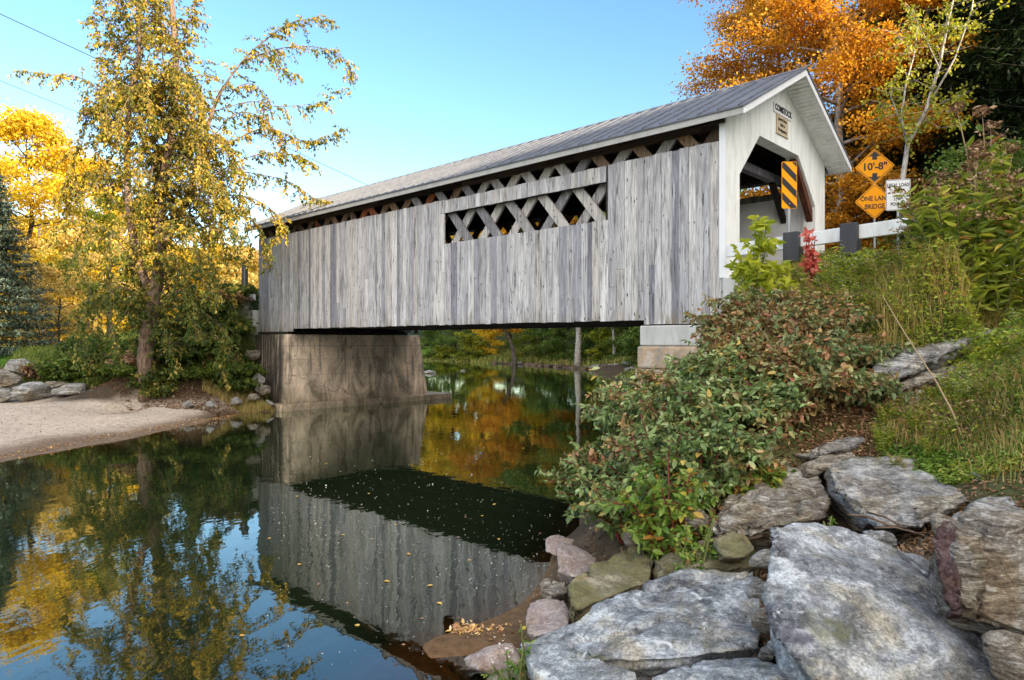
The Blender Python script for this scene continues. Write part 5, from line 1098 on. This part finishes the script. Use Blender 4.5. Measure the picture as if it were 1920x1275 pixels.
SH += [('dogwood filling the middle right of the thicket',1480,730,9.1,.9,.75,'dogred',(0,0)),('dogwood above the small brown slab',1565,775,8.5,.6,.65,'dogred',(0,0)),('dogwood behind the large leaved one',1500,670,9.9,.9,.8,'dogred',(0,0)),('dogwood beside the lower end of the long pale slab',1600,690,9.5,.7,.65,'dogred',(0,0)),('dogwood in the upper middle of the thicket',1400,685,10.2,1.,.85,'dogred',(0,0)),('dogwood before the bearing block of the near abutment',1325,730,9.9,.8,.75,'dog',(0,0)),
('dogwood above the long grey boulder, behind the green one',1430,800,8.4,.8,.7,'dog',(0,0)),('dogwood in the lower heart of the thicket',1340,785,8.8,1.,.75,'dog',(0,0)),('dogwood leaning to the river left of the abutment',1205,775,10.2,.8,.6,'dog',(-.4,0)),('dogwood just above the water tip',1140,880,8.5,.8,.6,'dog',(-.4,0)),('reddish dogwood beneath the wing wall',1390,600,11.6,.9,.8,'dogred',(0,0)),('reddish dogwood below the lime sapling',1500,585,11.2,.6,.7,'dogred',(0,0)),('dogwood over the left end of the long grey boulder',1345,880,7.6,.6,.5,'dog',(0,0))]
for i, (lb, px, py, Y, h, sp, lf, tw) in enumerate(SH): shrub(lb, px, py, Y, h, sp, lf, 200+i, nst=int(15+sp*14), toward=tw, dens=1.25, tone=(.5, .22), ls=.095)
shrub('small lime yellow sapling in front of the portal', 1425, 485, 12.4, .65, .55, 'lime', 240, 13, ls=.17, name='lime_sapling', group=None, stem='stem_green', cat='sapling')
shrub('small scarlet leaved sapling between the striped sign and the first rail block', 1516, 465, 12.3, .75, .17, 'red', 241, 5, ls=.12, name='red_sapling', group=None, cat='sapling', dens=.7)
# left embankment shrubs
LB = [('low green shrub right of the drooping trunk',345,700,26.4,.9,1.1,'green'),('green shrub in the middle of the left bank',400,680,27.2,1.0,1.2,'green'),('leafy shrub at the foot of the embankment',440,725,26.6,.8,.9,'green'),('brambles at the foot of the drooping tree on its left',215,690,27,1.2,1.2,'elm_low'),('low green plants left of the brambles above the rocks',120,690,27.4,.8,1.1,'green'),('twiggy brown shrub close to the drooping trunk',255,705,26,1.2,.9,'brown'),('vines on the upper embankment',380,600,30,1.2,1.3,'elm_low'),('dark shrub left of the far back wall',440,555,32.5,1.0,1.1,'green'),('yellow green vines at the crest of the embankment',400,570,32,.9,1.2,'yellowgreen'),('shrub behind the drooping trunk on its right',330,640,28.5,1.4,1.3,'elm_low'),('green shrub by the abutment corner',462,700,27.3,.6,.7,'green'),('bushy plants on the bank behind the rocks',170,655,30,1.0,1.4,'green'),('low leaves beside the trunk foot on the sand',300,740,25.2,.4,.6,'elm_low'),('brown shrub on the embankment slope',420,650,28.8,.8,.9,'brown')]
LB += [('dark green shrub wrapping the foot of the drooping trunk',290,715,25.3,.9,.8,'elm_low'),('green shrub left of the drooping trunk foot',240,720,25.8,.9,.9,'green'),('dark green shrub on the lower bank right of the trunk',370,725,26,.9,1.1,'green'),('green shrub between trunk and embankment stones',410,710,26.4,1.,1.1,'green'),('green vines hanging over the middle of the embankment',390,640,28.6,1.2,1.3,'green'),('brown and green vines below the back wall',450,620,29.8,.9,.8,'elm_low'),('dark leafy shrub above the abutment corner',425,675,27.9,1.,1.,'green'),('dark vines over the embankment crest by the sign',455,575,31.2,.6,.8,'green'),('twiggy shrub behind the broad pale rock',90,700,28,.7,.9,'brown'),('leafy shrub behind the long low rock',155,700,27.6,.8,1.,'green'),('leafy shrub at mid bank left of the trunk',195,665,28.6,1.1,1.2,'green')]
for i, (lb, px, py, Y, h, sp, lf) in enumerate(LB): shrub(lb, px, py, Y, h, sp, lf, 260+i, nst=30, ls=.14, name='bank_shrub', group='shrubs on the far left bank', stem='bark_dark' if False else 'stem_dry', dens=1.1)

# ------------------------------------------------------------------ goldenrod and other tall weeds on the road bank
def weed_proto(kind, seed):
    rg = random.Random(seed); rng = np.random.RandomState(seed); root = empty('tmp', (0, 0, 0)); mb = MB(); C = []; D = []; T = []; FC = []
    ns = {'goldenrod': 9, 'aster': 7, 'seedhead': 4}[kind]
    for i in range(ns):
        az = rg.uniform(0, 6.28); H = rg.uniform(.8, 1.15); ln = rg.uniform(.1, .32); s = Vector((math.cos(az)*.1, math.sin(az)*.1, -.05)); pts = [s+Vector((math.cos(az)*ln*u*u, math.sin(az)*ln*u*u, H*u)) for u in (0, .25, .5, .75, 1)]
        mb.tube(pts, [.007, .006, .005, .004, .002], 4)
        nl = 52 if kind != 'seedhead' else 8
        for k in range(nl):
            u = .12+.88*k/nl; f = u*4; q = min(int(f), 3); c = pts[q].lerp(pts[q+1], f-q); a = k*2.4; C.append(tuple(c)); D.append((math.cos(a), math.sin(a), .35)); T.append(rg.gauss(.5, .2))
        if kind == 'goldenrod':
            for k in range(9):
                a = rg.uniform(0, 6.28); e = pts[4]+Vector((math.cos(a)*.12, math.sin(a)*.12, rg.uniform(-.12, .06)))
                for j in range(7): FC.append(tuple(pts[4].lerp(e, j/6)+Vector((rg.gauss(0, .01),)*3)))
        elif kind == 'aster':
            for k in range(22): FC.append(tuple(pts[3].lerp(pts[4], rg.random())+Vector((rg.gauss(0, .08), rg.gauss(0, .08), rg.gauss(0, .04)))))
        else:
            for k in range(60):
                d = Vector((rg.gauss(0, 1), rg.gauss(0, 1), rg.gauss(0, 1))).normalized(); FC.append(tuple(pts[4]+Vector((d.x*.035, d.y*.035, d.z*.028))))
    mb.build('stems', M['stem_green'] if kind != 'seedhead' else M['stem_dry'], root, smooth=True)
    leaves('foliage', C, .13*rng.uniform(.6, 1.2, len(C)), np.array(T), G['weed'], root, rng, D=np.array(D), aspect=.24, kind='full', up=.4)
    fm = {'goldenrod': G['brown'], 'aster': G['flower'], 'seedhead': G['brown']}[kind]
    k_ = len(FC)//ns
    for i in range(ns): leaves('seed_head' if kind == 'seedhead' else 'blossom', FC[i*k_:(i+1)*k_], .03*rng.uniform(.6, 1.4, k_), rng.random_sample(k_), fm, root, rng, aspect=.6, kind='quad')
    return root
WP = {k: [weed_proto(k, s) for s in (1, 2, 3)] for k in ('goldenrod', 'aster', 'seedhead')}
used = set()
nm = {'goldenrod': ('goldenrod', 'bushy goldenrod clump with yellow green leaves'), 'aster': ('white_aster', 'weed clump with tiny white flowers'), 'seedhead': ('dried_seedhead_plant', 'tall dry stalks with round brown seed heads')}
def weed(kind, px, py, Y, s, where, i):
    src = WP[kind][i % 3]; x = (px-960)/F*Y
    if (kind, i % 3) not in used: o = src; used.add((kind, i % 3))
    else: o = copy_tree(src)
    o.name = nm[kind][0]; o.location = (x, Y, g1(x, Y)); o.rotation_euler = (0, 0, i*1.7); o.scale = (s*1.05, s*1.05, s); tag(o, nm[kind][1]+' '+where, 'weed', 'tall weeds on the road bank')
WL = [('goldenrod',1668,0,11.2,.85,'left of the white sign post'),('goldenrod',1700,0,10.6,1.0,'before the white sign'),('goldenrod',1785,0,10.3,1.5,'right of the white sign'),('goldenrod',1768,0,10.0,1.75,'before the middle rail'),('goldenrod',1800,0,9.8,1.65,'under the seed heads'),('goldenrod',1832,0,9.6,1.7,'before the right rail'),('goldenrod',1870,0,9.2,1.75,'before the right rail block'),('goldenrod',1905,0,9.0,1.8,'at the right frame edge'),('goldenrod',1750,0,9.4,1.3,'low in mid slope'),('goldenrod',1820,0,9.0,1.35,'low on the right'),('goldenrod',1715,0,9.8,1.1,'low on the left'),('goldenrod',1885,0,8.4,1.35,'low at the right edge'),
('aster',1650,0,11.0,1.0,'beneath the ONE LANE sign'),('aster',1560,0,11.6,.75,'below the second rail block'),('aster',1600,0,11.2,.9,'below the rail, left of the signs'),('aster',1780,0,8.9,1.1,'in the middle of the slope'),('aster',1520,0,12.,.55,'at the foot of the scarlet sapling'),('aster',1860,0,8.1,1.,'low on the right slope'),
('seedhead',1745,0,9.9,2.05,'leaning above the left goldenrod'),('seedhead',1805,0,9.3,2.15,'in the middle of the goldenrod'),('seedhead',1860,0,9.0,2.2,'near the right edge'),('seedhead',1900,0,8.6,2.1,'at the right edge'),('seedhead',1830,0,8.8,1.9,'behind the long pale slab'),('goldenrod',1640,0,10.9,.65,'below the amber signs'),('goldenrod',1690,0,9.7,1.0,'above the long pale slab')]
import itertools
rW = random.Random(9); PL = ['left', 'middle', 'right']
for i in range(54):
    px = rW.uniform(1500, 1930); t_ = (px-1500)/430; Y = (12.3-3.6*t_)*(1-.26*rW.random()*min(1, t_+.3)); k_ = rW.choice(['goldenrod', 'goldenrod', 'aster', 'aster', 'seedhead'])
    WL.append((k_, px, 0, Y, rW.uniform(.4, .8)*(1.1 if px > 1700 else .75), 'among the grass, '+('lower ' if Y < 8.8 else 'upper ' if Y > 10 else 'mid ')+'slope at the '+PL[min(2, int(t_*3))]))
SM = ['beside the long pale slab','below the long pale slab','left of the small grey slab','above the wedge shaped slab','by the dark stone at the right edge','near the foot of the dry stalk','right of the dry stalk','left of the dry stalk','at the dogwood edge','under the right edge slab','above the right edge slab','between stalk and ledge']
for i in range(24): WL.append((rW.choice(['goldenrod', 'aster', 'aster']), rW.uniform(1650, 1930), -1, rW.uniform(6.9, 9.2), rW.uniform(.22, .42), SM[i % 12]+(', taller' if i > 11 else ''), ))
for i, (k_, px, py, Y, s_, wh_) in enumerate(WL):
    if py == 0 and px > 1640 and Y < 10.0:
        if s_ > .75: Y = 10.0+(Y % .7)*1.4
        else: s_ *= .45
    if 1748 <= px < 1800 and s_ > 1.1: px += 20; s_ = min(s_, 1.45)
    if 1630 < px < 1765: s_ = min(s_, .6)
    elif s_ > 1.2: s_ *= 1.12
    weed(k_, px, py, Y, s_, wh_, i)

# dry stalk leaning over the slope, driftwood sticks
m = MB(); a = Vector(P(1655, 555, 8.2)); b_ = Vector(P(1755, 715, 7.4)); c_ = Vector(P(1812, 838, 6.8)); m.tube([a, a.lerp(b_, .5)+Vector((-.02, 0, .01)), b_, b_.lerp(c_, .5)+Vector((.02, 0, .01)), c_], [.004, .007, .009, .010, .012], 6)
o = m.build('dry_stalk', M['stem_dry'], None, smooth=True); tag(o, 'long dry tan stalk leaning across the grassy slope beside the long slab', 'stalk')
for i, (q0, q1, r_, lb) in enumerate([((1310,1020,6.25),(1430,1004,6.1),.028,'thick bare driftwood stick lying behind the small wedged stone'),((1385,985,6.0),(1402,1025,5.9),.009,'thin twig leaning on the driftwood stick'),((1590,965,5.6),(1700,990,5.35),.012,'thin brown stick in the gap under the wedge shaped slab'),((1625,960,5.7),(1735,1005,5.2),.010,'second brown stick in the gap under the wedge shaped slab'),((1640,990,5.4),(1750,1000,5.2),.008,'thinnest stick lying in the litter under the slab')]):
    a, b_ = Vector(P(*q0)), Vector(P(*q1)); m = MB(); m.tube([a, a.lerp(b_, .35)+Vector((0, 0, .02)), a.lerp(b_, .7)+Vector((0, 0, -.01)), b_], [r_, r_*.9, r_*.8, r_*.5], 6); tag(m.build('stick', M['bark_warm'], None, smooth=True), lb, 'stick')

# ------------------------------------------------------------------ grass and litter (uncountable)
def blades(name, pts, hgt, val, mat, rng, wid=.008, bend=.5, label=None):
    n = len(pts); a = rng.uniform(0, 6.283, n); d = np.stack([np.cos(a), np.sin(a), a*0], 1); s = np.stack([-np.sin(a), np.cos(a), a*0], 1); h = hgt[:, None]; w = wid*(.6+.8*rng.random_sample(n))[:, None]; b = bend*rng.uniform(.2, 1.2, n)[:, None]; up = np.array([0, 0, 1.])
    V = np.stack([pts-s*w, pts+s*w, pts+d*h*b*.22+up*h*.55+s*w*.8, pts+d*h*b*.22+up*h*.55-s*w*.8, pts+d*h*b*.75+up*h*(1-.28*b)], 1).reshape(-1, 3)
    k = np.arange(n)[:, None]*5; o = link(name, raw_mesh(name, V, [k+np.array([[0, 1, 2, 3]]), k+np.array([[3, 2, 4]])], rnd=np.concatenate([np.clip(val, 0, 1)]*2)), mat)
    tag(o, label, name.replace('_', ' '), None, 'stuff'); return o
def scatter(poly, n, rng):
    """poly in (px, Y) space: sample ground points seen in a photo wedge"""
    P_ = np.array(poly, float); lo, hi = P_.min(0), P_.max(0); out = []
    while len(out) < n:
        q = lo+rng.random_sample((n*2, 2))*(hi-lo); ins = np.zeros(len(q), bool); j = len(P_)-1
        for i in range(len(P_)):
            c = ((P_[i, 1] > q[:, 1]) != (P_[j, 1] > q[:, 1])) & (q[:, 0] < (P_[j, 0]-P_[i, 0])*(q[:, 1]-P_[i, 1])/(P_[j, 1]-P_[i, 1]+1e-9)+P_[i, 0]); ins ^= c; j = i
        out.extend(q[ins].tolist())
    q = np.array(out[:n]); x = (q[:, 0]-960)/F*q[:, 1]; return np.stack([x, q[:, 1], gz(x, q[:, 1])-.01], 1)
r2 = np.random.RandomState(77)
p_ = scatter([(1400,13.6),(1480,12.2),(1600,10.6),(1760,10.6),(1900,9.6),(2050,8.6),(2150,9),(1950,11.2),(1700,12.6),(1520,13.6)], 52000, r2)
cl = fbm(p_*1.1, 3, 5); blades('grass', p_, .16+.30*np.clip(cl+.3, 0, 1)+.12*r2.random_sample(len(p_)), .52+.6*fbm(p_*.8, 3, 31)+.18*r2.normal(size=len(p_)), G['grass'], r2, .006, .9, 'long green and straw coloured grass over the bank below the road')
p_ = scatter([(1600,10.6),(1640,8.2),(1700,7.4),(1760,6.9),(1850,6.1),(2050,5.2),(2050,8.6),(1880,9.6),(1760,10.6)], 9000, r2); p_ = p_[fbm(p_*1.6, 3, 91)+.25*r2.normal(size=len(p_)) > .08]; blades('grass', p_, .10+.22*r2.random_sample(len(p_)), .5+.6*fbm(p_*1.3, 3, 31)+.18*r2.normal(size=len(p_)), G['grass'], r2, .005, .9, 'straw coloured grass among the slabs at the right')
p_ = scatter([(1620,9),(1660,7.6),(1780,6.9),(1900,6.2),(2050,5.8),(2050,8.4),(1850,9)], 9000, r2); blades('dead_grass', p_, .10+.20*r2.random_sample(len(p_)), .85+.15*r2.normal(size=len(p_)), G['grass'], r2, .004, 1.3, 'matted dead grass and thin stems between the slabs at the right')
p_ = scatter([(1620,11),(1660,9.2),(1900,9.2),(2050,8.4),(2050,9.6),(1750,11.4)], 3500, r2); blades('tall_straw', p_, .3+.4*r2.random_sample(len(p_)), .8+.2*r2.normal(size=len(p_)), G['grass'], r2, .004, 1., 'tall straw coloured stems over the upper slope')
p_ = scatter([(60,26.8),(240,26.4),(330,27),(330,38),(60,38),(20,30)], 40000, r2); blades('grass', p_, .22+.35*r2.random_sample(len(p_)), .3+.2*r2.random_sample(len(p_))+.1*r2.normal(size=len(p_)), G['grass'], r2, .018, .8, 'tufted green grass on the far left bank between rocks and lawn')
p_ = scatter([(380,25.6),(520,26.2),(520,27.6),(380,27.5)], 5000, r2); blades('grass', p_, .15+.2*r2.random_sample(len(p_)), .6+.3*r2.random_sample(len(p_)), G['grass'], r2, .012, .8, 'rough grass at the foot of the concrete abutment')
p_ = scatter([(-60,29.5),(190,31),(190,60),(-60,60)], 26000, r2); blades('lawn_grass', p_, .07+.05*r2.random_sample(len(p_)), r2.random_sample(len(p_)), G['lawn'], r2, .03, .8, 'mown bright green lawn at the far left')
p_ = scatter([(790,94),(1000,78),(1195,56),(1140,52),(1180,47),(1240,50),(1225,62),(1010,86),(800,104)], 12000, r2); blades('grass', p_, .3+.6*r2.random_sample(len(p_)), .3+.5*r2.random_sample(len(p_)), G['grass'], r2, .06, .8, 'rank grass along the far shore under the bridge')
# small leafy ground plants on the near bank
def ground_leaves(name, pts, ls, val, mat, label, up=.7, lift=.12):
    pts = pts+np.array([0, 0, 1])*(r2.random_sample(len(pts))*lift)[:, None]
    o = leaves(name, pts, ls*r2.uniform(.6, 1.2, len(pts)), val, mat, None, r2, up=up, droop=.0, aspect=.5, kind='full'); tag(o, label, name.replace('_', ' '), None, 'stuff')
p_ = scatter([(1640,8.6),(1650,7.3),(1750,6.6),(1900,6.0),(2050,5.6),(2050,7.6),(1850,8.2),(1720,8.8)], 26000, r2); ground_leaves('ground_cover', p_, .045, .35+.5*fbm(p_*2, 3, 3)+.25*r2.random_sample(len(p_)), G['doggreen'], 'low yellow green and red ground plants above the ledge', lift=.10)
p_ = scatter([(1600,10.4),(1630,8.2),(1760,7.0),(2050,5.8),(2050,8.8),(1800,10.4)], 16000, r2); p_ = p_[fbm(p_*1.2, 3, 55) > -.15]; ground_leaves('wild_ground_plants', p_, .05, .30+.6*fbm(p_*1.5, 3, 13)+.25*r2.normal(size=len(p_)), G['weed'], 'fine leafy wild plants round the slabs at the right', lift=.24)
p_ = scatter([(1600,10.4),(1630,8.2),(1760,7.0),(2050,5.8),(2050,8.8),(1800,10.4)], 12000, r2); p_ = p_[fbm(p_*1.2, 3, 56) > .0]; ground_leaves('dry_ground_plants', p_, .04, r2.random_sample(len(p_)), G['brown'], 'dry brown and red plants round the slabs at the right', lift=.28)
p_ = scatter([(1400,13.4),(1500,12.),(1650,10.),(1750,8.6),(2000,7),(2050,9),(1700,12.2),(1520,13.4)], 22000, r2); ground_leaves('leafy_ground_cover', p_, .07, .5+.4*fbm(p_*1.5, 3, 13)+.15*r2.normal(size=len(p_)), G['weed'], 'mixed leafy weeds among the grass below the road', lift=.38)
p_ = scatter([(1250,10),(1300,8),(1450,7.4),(1620,7.4),(1620,9),(1450,11.4),(1300,12.5)], 14000, r2); ground_leaves('leaf_litter', p_, .06, r2.random_sample(len(p_)), G['brown'], 'brown leaf litter on the ground under the dogwood', lift=.02)
p_ = scatter([(1000,7.2),(1000,5.2),(1250,4.2),(1500,3.6),(1900,3.2),(1950,4.6),(1560,5.8),(1450,7.6),(1200,8.6)], 9000, r2); ground_leaves('leaf_litter', p_, .045, r2.random_sample(len(p_))*.7, G['brown'], 'dead leaves and bark filling the gaps between the near boulders', lift=.03)
p_ = scatter([(1000,7.6),(1000,5.0),(1250,4.0),(1500,3.4),(1900,3.0),(1950,4.6),(1560,6.8),(1450,8.6),(1200,9.2)], 2600, r2); n_ = len(p_); V_ = np.repeat(p_, 4, 0)+(np.tile(np.array([[-1, -.7, 0], [1, -.6, 0], [.1, 1, 0], [0, 0, .9]]), (n_, 1))+.35*r2.normal(size=(n_*4, 3)))*np.repeat(.008+.05*r2.random_sample(n_)**3, 4)[:, None]; k4 = np.arange(n_)[:, None]*4
o = link('gravel', raw_mesh('gravel', V_, [np.concatenate([k4+np.array([[0, 1, 3]]), k4+np.array([[1, 2, 3]]), k4+np.array([[2, 0, 3]])], 0)]), M['rock_layer']); tag(o, 'broken stone chips in the gaps between the near boulders', 'gravel', None, 'stuff')
p_ = scatter([(1480,9.5),(1500,7.6),(1600,7.0),(1720,6.6),(1720,7.8),(1640,9.6)], 9000, r2); ground_leaves('leaf_litter', p_, .055, r2.random_sample(len(p_)), G['brown'], 'brown leaves on the bare ground between dogwood and grass', lift=.04)
p_ = scatter([(1540,6.2),(1560,5.2),(1760,4.9),(1960,5.2),(1960,6.4)], 3000, r2); ground_leaves('leaf_litter', p_, .05, r2.random_sample(len(p_)), G['brown'], 'dead leaves and twigs in the cleft between the ledge and the huge boulder', lift=.03)
p_ = scatter([(165,26.4),(230,25.0),(330,24.2),(520,25.9),(520,26.6),(420,26.6),(330,26.8)], 9000, r2); ground_leaves('leaf_litter', p_, .08, r2.random_sample(len(p_))*.8, G['brown'], 'reddish brown fallen leaves between sand and shrubs on the left bank', lift=.03)
p_ = scatter([(-80,24.5),(160,24.8),(330,23.6),(470,24.5),(300,19.8),(120,17.2),(-80,17)], 1500, r2); ground_leaves('sand_debris', p_, .05, r2.random_sample(1500)*.7, G['brown'], 'scattered bark bits and small dead leaves on the sand', up=.9, lift=.01)
p_ = scatter([(-80,24.5),(160,24.8),(330,23.6),(470,24.5),(300,19.5),(120,17.0),(-80,16.6)], 900, r2); ck = fbm(p_*.8, 2, 3); p_ = p_[ck > .05]; n_ = len(p_); V_ = np.repeat(p_, 4, 0)+np.tile(np.array([[-1, -.7, 0], [1, -.6, 0], [.1, 1, 0], [0, 0, .9]]), (n_, 1))*np.repeat(.008+.022*r2.random_sample(n_)**2, 4)[:, None]; k4 = np.arange(n_)[:, None]*4
o = link('pebbles', raw_mesh('pebbles', V_, [np.concatenate([k4+np.array([[0, 1, 3]]), k4+np.array([[1, 2, 3]]), k4+np.array([[2, 0, 3]])], 0)]), M['rock_slab']); tag(o, 'small pebbles strewn over the sand bank', 'pebbles', None, 'stuff')
t_ = r2.random_sample(1500); xs_ = -11.3+t_*1.9+r2.normal(0, .08, 1500); ys_ = 15.2+t_*11; zz_ = gz(xs_-.35, ys_); p_ = np.stack([xs_-.35-.25*r2.random_sample(1500), ys_, np.maximum(zz_, 0)+.012], 1); ground_leaves('leaf_litter', p_, .055, r2.random_sample(1500), G['litter'], 'line of small fallen leaves along the edge of the sand', up=.9, lift=.01)
p_ = scatter([(90,26.9),(330,25.9),(520,26.9),(500,33),(330,36),(60,32)], 44000, r2); ground_leaves('ivy_ground_cover', p_, .12, .35+.35*fbm(p_*.7, 3, 3)+.2*r2.random_sample(len(p_)), G['elm_low'], 'vines and low plants covering the far left bank', lift=.35)
p_ = scatter([(790,95),(1000,79),(1195,57),(1150,53),(1180,47),(1240,50),(1225,66),(1010,90),(800,108)], 12000, r2); ground_leaves('bank_ground_cover', p_, .28, r2.random_sample(len(p_)), G['green'], 'low green plants on the far bank under the bridge', lift=.6)
# leaf raft and flecks on the water
n = 520; a = r2.random_sample(n); px_ = 850+a*132+r2.normal(0, 4, n); py_ = 1181+r2.normal(0, 6, n)+8*np.sin(a*3); Yd = CAMZ*F/(py_-640); p_ = np.stack([(px_-960)/F*Yd, Yd, .006+.012*r2.random_sample(n)], 1)
ground_leaves('floating_leaf_raft', p_, .055, .3+.7*r2.random_sample(n), G['litter'], 'raft of orange and cream fallen leaves caught at the shore, bottom centre', up=.95, lift=.01)
n = 1500; a = r2.random_sample((n, 2)); px_ = 480+a[:, 0]*640; py_ = 850+a[:, 1]*400; k = (py_ < 1180)|(px_ < 900); k &= (px_ > 520-(py_-850)*.1) & (px_ < 1100-(py_-900)*.35); k &= (r2.random_sample(n) < np.exp(-((py_-(870+.25*(px_-560)+60))/110.)**2)*.9+.12); px_, py_ = px_[k], py_[k]; Yd = CAMZ*F/(py_-640)
p_ = np.stack([(px_-960)/F*Yd, Yd, px_*0+.004], 1); o = leaves('floating_flecks', p_, .012*r2.uniform(.6, 2.0, len(p_))*(Yd/8), r2.random_sample(len(p_)), G['flower'], None, r2, up=.97, droop=0, aspect=.9, kind='quad'); tag(o, 'scattered pale foam flecks and leaf bits floating in the dark reflection of the bridge', 'floating flecks', None, 'stuff')
d4 = np.zeros((1, 3)); V4, F4, _ = leaf_arrays(d4, .08, np.random.RandomState(3), D=np.array([[1., 0, 0]]), aspect=.7, up=.99, fold=.05)
lm = raw_mesh('floating_leaf', V4, [F4], rnd=[.8, .8]); lm2 = raw_mesh('floating_leaf', V4, [F4], rnd=[.45, .45])
for i, (px, py) in enumerate([(870,970),(905,968),(930,945),(1010,1000),(880,1052),(812,1098),(650,1130),(740,985),(770,1040),(700,1010),(448,1193),(672,1175),(600,1095),(640,1003),(560,1060),(795,1160),(690,925),(610,870),(760,1210),(935,1010),(905,840),(860,1008),(560,930),(720,1090),(940,905),(620,830),(820,1130),(590,985),(508,1010),(980,840)]):
    Y = CAMZ*F/(py-640); o = link('floating_leaf', lm if i % 3 else lm2, G['litter'], None, ((px-960)/F*Y, Y, .006)); o.rotation_euler = (0, 0, i*1.9); s_ = .4+.35*(i % 3)/2+Y/60; o.scale = (s_,)*3; tag(o, 'single orange or tan leaf floating on the dark river', 'floating leaf', 'single leaves floating on the river')
# small flowering plant by the pointed slab
shrub('little green plant with tiny white flowers at the water edge, bottom centre', 975, 1232, 4.75, .22, .2, 'doggreen', 300, 12, ls=.045, name='shore_plant', group=None, stem='stem_green', cat='plant', dens=.8)
p_ = np.array(P(955, 1215, 4.85))[None]+r2.normal(0, .05, (26, 3)); o = leaves('flowers', p_, .018, r2.random_sample(26), G['flower'], None, r2, aspect=.9, kind='quad', up=.9); tag(o, 'tiny white flowers over the little green shore plant', 'flowers', None, 'stuff')
shrub('small green sprig growing in the cleft above the huge boulder', 1570, 985, 5.6, .12, .12, 'doggreen', 301, 6, ls=.04, name='shore_plant', group=None, stem='stem_green', cat='plant', dens=.6)
shrub('bright green sprig below the lowest dogwood clump', 1300, 1000, 6.1, .3, .25, 'doggreen', 302, 10, ls=.06, name='shore_plant', group=None, stem='stem_green', cat='plant', dens=.8)

# ------------------------------------------------------------------ overhead wires and their poles out of sight
def wire(label, a, b_, sag, r_=.018):
    a, b_ = Vector(a), Vector(b_); m = MB(); m.tube([a.lerp(b_, k/24)+Vector((0, 0, -sag*4*(k/24)*(1-k/24))) for k in range(25)], r_, 5); tag(m.build('overhead_wire', M['wire'], None, smooth=True), label, 'wire', 'overhead wires at the left')
wire('upper black overhead wire crossing the top left sky to the bridge roof', P(-120, -30, 30), P(760, 380, 60), .0, .022)
wire('middle overhead wire at the left, fading behind the drooping tree', P(-100, 110, 36), P(560, 375, 80), .1, .016)
wire('lowest thin overhead wire at the left above the yellow maple', P(-100, 190, 40), P(420, 400, 85), .1, .016)
